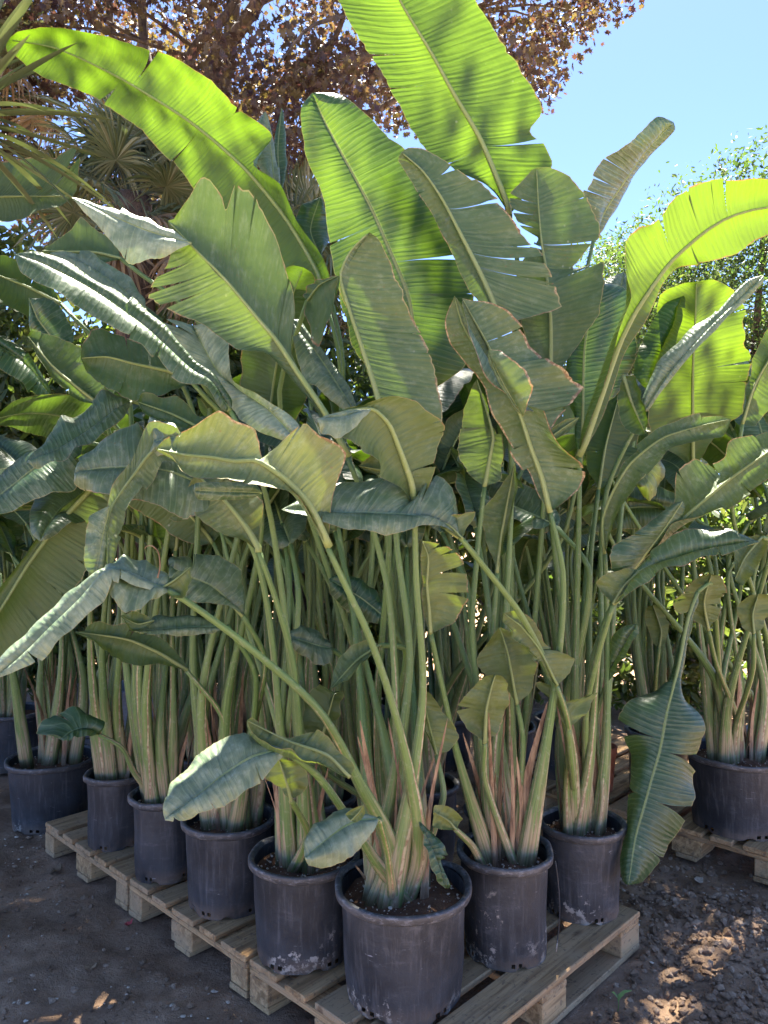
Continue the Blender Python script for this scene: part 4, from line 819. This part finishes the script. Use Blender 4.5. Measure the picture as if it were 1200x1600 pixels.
# ------------------------------------------------------------------ terracotta pot and grey crates behind
def small_pot(xy, z0, rt, h, label):
    n = 40; prof = [(rt * .7, 0), (rt * .72, .004), (rt * .93, h - .05), (rt, h - .045), (rt * 1.02, h - .004), (rt * .98, h), (rt * .93, h - .004), (rt * .9, h - .06), (.001, h - .05)]
    V, F = lathe(prof, n); o = mesh_obj('terracotta_pot', V, F, M_TERRA); o.location = (*xy, z0); tag(o, label, 'pot'); return o
small_pot(PV(.72, 2.26), DECK, .08, .24, 'small terracotta-coloured plant pot tucked behind the pallet-end strelitzia')
def crate(loc, rz, label):
    o = empty('plastic_crate', loc, label, 'crate', None, rz); lx, ly, h = .46, .32, .27
    def pc(name, cx, cy, cz, sx, sy, sz):
        bm = bmesh.new(); bmesh.ops.create_cube(bm, size=1)
        for v in bm.verts: v.co = Vector((cx + v.co.x * sx, cy + v.co.y * sy, cz + v.co.z * sz))
        bmesh.ops.bevel(bm, geom=bm.edges[:], offset=.003, segments=1, affect='EDGES'); me = bpy.data.meshes.new(name); bm.to_mesh(me); bm.free(); me.materials.append(M_CRATE)
        return link(bpy.data.objects.new(name, me), o)
    pc('base', 0, 0, .008, lx, ly, .012)
    for s in (-1, 1):
        pc('side_panel', 0, s * (ly / 2 - .004), h / 2, lx - .02, .006, h - .03); pc('end_panel', s * (lx / 2 - .004), 0, h / 2, .006, ly - .02, h - .03)
        pc('rim_bar', 0, s * (ly / 2 + .004), h - .012, lx + .02, .020, .022); pc('rim_bar', s * (lx / 2 + .004), 0, h - .012, .020, ly - .014, .022)
        for k in range(5): pc('rib', -lx / 2 + .06 + k * .085, s * (ly / 2 + .002), h / 2 - .01, .010, .008, h - .05)
crate((-1.70, 4.86, .0), R(25), 'lower grey ribbed plastic crate on the earth behind the stalks')
crate((-1.69, 4.85, .273), R(22), 'upper grey ribbed plastic crate stacked behind the stalks')

# ------------------------------------------------------------------ red petal, weed sprout, fallen leaves
def patch(name, loc, size, m, label, cat, seed):
    r = np.random.default_rng(seed); V = [(0, 0, .004)]; n = 9
    for i in range(n):
        a = 2 * math.pi * i / n; q = size * r.uniform(.55, 1.0); V.append((q * math.cos(a), q * .7 * math.sin(a), .004 + abs(r.normal(0, size * .22))))
    o = mesh_obj(name, V, [(0, i + 1, (i + 1) % n + 1) for i in range(n)], m); o.location = loc; o.rotation_euler = (0, 0, r.uniform(0, 6)); return tag(o, label, cat)
def gp(px, py):
    d = CAM_H * FPX / (py - 800); x = (px - 600) / FPX * d; return (x, d, bump_at(x, d))
patch('fallen_petal', gp(200, 1444), .024, M_PETAL, 'crumpled red petal lying on the bare earth', 'petal', 3)
for i, (px, py, s, lb) in enumerate([(143, 1513, .034, 'curled pale dead leaf on the earth with the most grit around it'), (88, 1356, .05, 'torn brown dead leaf on the dark earth near the far pallet end'), (1092, 1373, .04, 'flat pale flake on the crumbled soil beside the separate pallet')]):
    patch('fallen_leaf', gp(px, py), s, M_DRY if i < 2 else M_CRUMB, lb, 'dead leaf', 10 + i)
w0 = gp(965, 1578); wr = empty('weed_sprout', w0, 'thin bright green weed sprout growing from bare earth by the pallet', 'weed')
tube('stem', catmull([(0, 0, 0), (.004, 0, .03), (.0, .002, .062)], 8), np.linspace(.002, .001, 8), M_WEED, wr, None, nseg=5)
for (ax, ln, z) in ((.2, .05, .055), (2.6, .022, .05), (.6, .03, .04)):
    P = catmull([(0, 0, z), (math.cos(ax) * ln * .5, math.sin(ax) * ln * .3, z + .012), (math.cos(ax) * ln, math.sin(ax) * ln * .5, z + .014)], 6); V = []
    for i, p in enumerate(P):
        w = .0035 * math.sin(math.pi * min(.95, .15 + i / 6)); V += [p + (0, w, w), p - (0, w, w)]
    mesh_obj('leaf', V, [(i * 2, i * 2 + 1, i * 2 + 3, i * 2 + 2) for i in range(5)], M_WEED, wr)

# ------------------------------------------------------------------ trees behind
def leaf_cloud(name, centres, radii, per, size, m, parent, off, shape='maple', flatten=.75, reject=None):
    """many leaf-shaped faces gathered in clumps"""
    if shape == 'maple':
        base = np.array([(0, .05, -.06), (0, -.6, 0), (.36, -.46, .05), (.32, -.2, .0), (.88, -.08, .12), (.5, .16, .0), (.76, .62, .1), (.26, .46, .0), (0, 1.05, .14), (-.26, .46, 0), (-.76, .62, .1), (-.5, .16, 0), (-.88, -.08, .12), (-.32, -.2, 0), (-.36, -.46, .05)])
        faces = [(0, i, i + 1) for i in range(1, 14)] + [(0, 14, 1)]
    else:
        base = np.array([(0, -1, 0), (.42, -.2, .1), (.3, .55, .05), (0, 1, -.1), (-.3, .55, .05), (-.42, -.2, .1)]); faces = [(0, 1, 2), (0, 2, 3), (0, 3, 4), (0, 4, 5)]
    V, F = [], []; nb = len(base); r = np.random.default_rng(sum(map(ord, name)) + len(centres))
    for c, rad in zip(centres, radii):
        k = per
        p = np.clip(r.normal(0, .5, (k, 3)), -.85, .85) * rad * np.array((1, 1, flatten)) + c
        if reject is not None: p = p[~reject(p)]
        k = len(p)
        if k == 0: continue
        q = r.normal(0, 1, (k, 4)); q /= np.linalg.norm(q, axis=1, keepdims=True); w, x, y, z = q.T
        Rm = np.stack([1 - 2 * (y * y + z * z), 2 * (x * y - z * w), 2 * (x * z + y * w), 2 * (x * y + z * w), 1 - 2 * (x * x + z * z), 2 * (y * z - x * w), 2 * (x * z - y * w), 2 * (y * z + x * w), 1 - 2 * (x * x + y * y)], 1).reshape(k, 3, 3)
        s = size * r.uniform(.6, 1.15, (k, 1, 1)); vv = np.einsum('kij,nj->kni', Rm, base) * s + p[:, None, :]
        k0 = len(V); V.extend(vv.reshape(-1, 3).tolist())
        for i in range(k): F.extend([tuple(k0 + i * nb + j for j in f) for f in faces])
    return mesh_obj(name, V, F, m, parent, False, off=off)

def limb(name, pts, r0, r1, parent, off, m=M_BARK, n=18, nseg=9):
    P = catmull(pts, n); P = P + np.array([[mnoise.noise(Vector(p) * 1.7), mnoise.noise(Vector(p) * 1.7 + Vector((9, 0, 0))), 0] for p in P]) * .06 * np.linspace(0, 1, n)[:, None]
    tube(name, P, np.linspace(r0, r1, n), m, parent, off, nseg=nseg); return P

# red-leaved maple
mb = np.array((-1.75, 8.3, 0.0)); maple = empty('maple_tree', tuple(mb), 'large purple-brown leaved maple rising behind the strelitzias', 'tree')
limb('trunk', [mb + (0, 0, -.05), mb + (.05, 0, 2.5), W(350, 210, 8.2)], .24, .15, maple, mb, n=24, nseg=12)
fork = W(350, 215, 8.2); tips = []
for pts, r0 in [([fork, W(345, 150, 8.1), W(358, 70, 8.0), W(370, -60, 7.8), W(390, -300, 7.4)], .10),
                ([fork, W(330, 105, 7.8), W(370, 55, 7.5), W(405, 0, 7.2), W(470, -120, 6.6), W(640, -350, 6.2)], .085),
                ([W(352, 260, 8.2), W(295, 95, 7.7), W(350, 30, 7.4), W(370, -5, 7.3), W(380, -140, 7.0)], .075),
                ([W(340, 300, 8.2), W(250, 160, 8.4), W(224, 60, 8.5), W(222, -100, 8.6), W(200, -300, 8.6)], .075),
                ([W(340, 320, 8.2), W(215, 190, 8.8), W(176, 60, 8.9), W(172, -120, 9.0)], .08),
                ([fork, W(430, 150, 8.0), W(520, 110, 7.8), W(640, 60, 7.6), W(780, -60, 7.2), W(900, -220, 6.9)], .075),
                ([fork, W(440, 210, 8.4), W(540, 190, 8.6), W(640, 140, 8.8), W(720, 20, 8.6)], .055),
                ([W(405, 0, 7.2), W(520, -60, 6.6), W(700, -200, 6.0), W(820, -420, 5.6)], .055),
                ([W(350, 200, 8.2), W(440, 130, 7.4), W(520, 60, 6.9), W(560, -40, 6.4)], .05)]:
    P = limb('limb', pts, r0 * 1.0, r0 * .35, maple, mb, n=22); tips.append(P)
def maple_ok(x, y):
    lo = np.interp(x, [-100, 100, 300, 420, 480, 560, 640, 700, 850, 900, 985], [420, 420, 400, 330, 250, 205, 205, 215, 165, 95, 0])
    return (y < lo) & (x < 990 - np.maximum(y, -260) * .62)
r = np.random.default_rng(5); cen, rad = [], []
while len(cen) < 540:
    p = np.array((r.uniform(-5.5, 4.2), r.uniform(4.9, 11), r.uniform(3.9, 11.5)))
    q = ((p - (-1.0, 8.0, 7.6)) / (4.6, 3.2, 4.0)); fr = (q ** 2).sum()
    lobe = (((p - (.95, 5.6, 8.3)) / (.75, .9, 1.0)) ** 2).sum() < 1
    lobe = lobe or (((p - (1.9, 6.7, 8.8)) / (1.3, .7, 1.3)) ** 2).sum() < 1  # unseen lobe above the frame, added to cast shadow on the right-hand ground
    if not (fr < 1 or lobe): continue
    if p[1] < 5.9 and not lobe: continue
    x, y = proj(p)
    if not maple_ok(x, y): continue
    if fr < .25 and r.random() < .6: continue
    if mnoise.noise(Vector(p) * .75) < -.40: continue
    cen.append(p); rad.append(r.uniform(.32, .62))
def maple_rej(P):
    x, y = proj(P); return ~maple_ok(x - 12, y - 12)
leaf_cloud('crown', cen, rad, 140, .050, M_MAPLE, maple, mb, 'maple', .6, maple_rej)
for c in cen[::6]:                                        # twigs reaching the clumps
    j = min(range(len(tips)), key=lambda k: np.min(np.linalg.norm(tips[k] - c, axis=1))); P = tips[j]; s = P[int(np.argmin(np.linalg.norm(P - c, axis=1)))]
    if np.linalg.norm(s - c) < 2.6: limb('branch', [s, (s + c) / 2 + (0, 0, .12), c], .022, .006, maple, mb, n=7, nseg=5)

# pale green tree behind the right end of the rows
def broadleaf(base, h, crown_c, crown_r, ncl, per, size, label, keep=None, m=M_GTREE, name='leafy_tree', cat='tree', trunk_r=.16, group=None, lo_in=.55):
    base = np.array(base, float); t = empty(name, tuple(base), label, cat, group); cc = np.array(crown_c, float); cr = np.array(crown_r, float); rr = np.random.default_rng(int(abs(base[0] * 97) + base[1] * 13))
    limb('trunk', [base + (0, 0, -.05), base + (.1, 0, h * .3), cc - (0, 0, cr[2] * .2), cc + (.1, 0, cr[2] * .6)], trunk_r, trunk_r * .2, t, base, n=16)
    cen, rd = [], []
    tries = 0
    while len(cen) < ncl and tries < 20000:
        tries += 1; q = rr.normal(0, 1, 3); q /= np.linalg.norm(q); p = cc + q * cr * rr.uniform(lo_in, 1.0) * (1 + .13 * mnoise.noise(Vector(q) * 2.2 + Vector(base)))
        if p[2] < .15: continue
        if keep is not None and not keep(p): continue
        cen.append(p); rd.append(rr.uniform(.10, .20) * cr.mean() + .12)
    for c in cen[::max(1, ncl // 14)]: limb('branch', [cc - (0, 0, cr[2] * .15), (cc + c) / 2, c], trunk_r * .3, .012, t, base, n=7, nseg=5)
    leaf_cloud('crown', cen, rd, per, size, m, t, base, 'oval', .8); return t
broadleaf((6.4, 13.0, 0), 6, (6.3, 13.0, 4.8), (2.7, 2.0, 2.7), 340, 150, .048, 'bright green leafy tree showing above the separate pallet against the sky')
broadleaf((4.2, 15.5, 0), 5, (4.9, 15.5, 4.3), (1.7, 1.6, 3.1), 210, 130, .05, 'slimmer green tree beside the bright green one, seen under the grey curled leaf')
broadleaf((9.6, 15.0, 0), 6, (9.6, 15.0, 4.0), (2.6, 2.0, 2.9), 160, 80, .07, 'broad green tree half hidden beyond the bright green one')
SH = 'dark shrubs closing off the yard'
for i, (x, y, hh) in enumerate([(-7.4, 8.2, 4.6), (-5.3, 7.4, 4.6), (-3.6, 7.0, 4.4), (-1.8, 6.9, 4.0), (-.2, 7.0, 3.4), (1.7, 7.3, 2.6), (3.7, 7.2, 2.1), (5.6, 7.6, 2.0)]):
    broadleaf((x, y, 0), 1.5, (x, y, hh * .52), (1.25, .8, hh * .55), 330 if x < 0 else 200, 50, .064, 'dense dark green shrub behind the rows of potted plants', None, M_SHRUB, 'shrub', 'shrub', .05, SH, .3)

SL = 'low shrubs at the foot of the hedge'
for i, (x, y) in enumerate([(-4.9, 5.9), (-3.7, 6.1), (-2.5, 5.9), (-1.3, 6.0), (-.1, 5.9), (1.1, 6.1), (2.3, 6.0), (3.5, 6.0), (4.7, 6.1)]):
    broadleaf((x, y, 0), .8, (x, y, .55), (.75, .4, .62), 60, 46, .05, 'low dark shrub at the foot of the tall shrubs', None, M_SHRUB, 'low_shrub', 'shrub', .03, SL, .2)

# ------------------------------------------------------------------ fan palms and yucca
def fan_mesh(name, m, seed, nb=34, rad=.52, droop=.25):
    r = np.random.default_rng(seed); V, F = [], []
    for i in range(nb):
        a = R(-150) + R(300) * i / (nb - 1) + r.normal(0, .03); ln = rad * r.uniform(.8, 1.08) * (.75 + .25 * math.cos(a)); k = len(V); dz = r.uniform(.6, 1.5) * droop
        d = np.array((math.cos(a), math.sin(a), 0)); s = np.array((-math.sin(a), math.cos(a), 0)); kink = r.uniform(.55, .9); tw = r.normal(0, .25)
        for j in range(6):
            t = j / 5; w = .013 * (math.sin(math.pi * min(1, .12 + t * .88)) ** .6 + .05) * (1 if j < 5 else .1)
            p = d * ln * t * (1 - .12 * t * dz) + np.array((0, 0, .10 * math.cos(a) * t - dz * ln * max(0, t - kink * .6) ** 1.6 * 1.6)); V += [p - s * w + (0, 0, w * (.5 + tw)), p, p + s * w + (0, 0, w * (.5 - tw))]
        F += [(k + j * 3 + q, k + j * 3 + q + 1, k + j * 3 + 4 + q, k + j * 3 + 3 + q) for j in range(5) for q in (0, 1)]
    me = bpy.data.meshes.new(name); me.from_pydata([tuple(v) for v in V], [], F); me.materials.append(m); return me
FANS = [fan_mesh('frond', M_FAN, s, int(30 + 3 * s), .46 + .03 * s, .15 + .12 * s) for s in range(4)]
DRYF = [fan_mesh('frond', M_FANDRY, 30 + s, 26, .42, .9) for s in range(2)]
def fan_palm(base, h, n, label, seed, scale=1.0, lo=-35):
    base = np.array(base, float); t = empty('fan_palm', tuple(base), label, 'palm'); r = np.random.default_rng(seed)
    P = limb('trunk', [base + (0, 0, -.05), base + (.05, .03, h * .5), base + (0, 0, h)], .13, .15, t, base, M_TRUNKFIB, 20, 12)
    top = np.array((0, 0, h))
    for i in range(n):
        az = i * 2.399 + r.normal(0, .2); el = R(lo + (90 - lo) * ((i + .5) / n) ** .9); dry = (i / n) < .22 and r.random() < .6; pl = r.uniform(.35, .6) * scale
        d = np.array((math.cos(az) * math.cos(el), math.sin(az) * math.cos(el), math.sin(el))); hub = top + d * pl + (0, 0, -.12 * (1 - math.sin(el)))
        f = bpy.data.objects.new('frond', (DRYF if dry else FANS)[int(r.integers(2 if dry else 4))]); link(f, t); f.location = hub
        x = Vector(d - np.array((0, 0, .25))).normalized(); y = Vector((-math.sin(az), math.cos(az), 0)); z = x.cross(y); Mx = Matrix((x, y, z)).transposed(); f.rotation_euler = (Mx @ Matrix.Rotation(r.normal(0, .35), 3, 'X')).to_euler(); f.scale = (scale,) * 3
        tube('petiole', catmull([top + (0, 0, -.1), top + d * pl * .5, hub], 5), [.012, .01, .009, .008, .007], M_FAN, t, None, nseg=5)
    return t
fan_palm((*W(205, 300, 5.6)[:2], 0), 3.92, 46, 'fan palm with drooping grey-green fronds behind the broad backlit leaf', 2, .95, -55)
fan_palm((*W(-40, 60, 6.6)[:2], 0), 5.45, 40, 'taller fan palm whose stiff crown stands above the yucca blades', 4, 1.0, -30)
fan_palm((*W(455, 360, 6.6)[:2], 0), 3.75, 34, 'fan palm half hidden behind the upright strelitzia leaves', 6, .9, -40)

yb = np.array((-1.68, 3.05, 0)); yu = empty('yucca', tuple(yb), 'yucca with long stiff pointed blades overlapping the broad backlit leaf tip', 'yucca')
limb('trunk', [yb + (0, 0, -.05), yb + (-.05, .05, 1.4), yb + (0, 0, 3.18)], .075, .06, yu, yb, M_TRUNKFIB, 16, 10)
r = np.random.default_rng(12)
for i in range(64):
    az = i * 2.399 + r.normal(0, .15); el = R(-30 + 115 * (i / 64)); ln = r.uniform(.5, .72); d = np.array((math.cos(az) * math.cos(el), math.sin(az) * math.cos(el), math.sin(el))); s = unit(np.cross(d, (0, 0, 1.0)) + 1e-6); nn = np.cross(s, d); c = np.array((0, 0, 3.16 + .10 * i / 64)); V = []; bend = r.uniform(.0, .35)
    for j in range(9):
        t = j / 8; w = .019 * (math.sin(math.pi * min(1, .2 + .8 * t)) ** .7 if t < 1 else 0) + .0008; p = c + d * ln * t + np.array((0, 0, -bend * ln * t * t)); V += [p - s * w + nn * w * .45, p, p + s * w + nn * w * .45]
    mesh_obj('blade', V, [(j * 3 + q, j * 3 + q + 1, j * 3 + 4 + q, j * 3 + 3 + q) for j in range(8) for q in (0, 1)], M_YUCCA, yu)
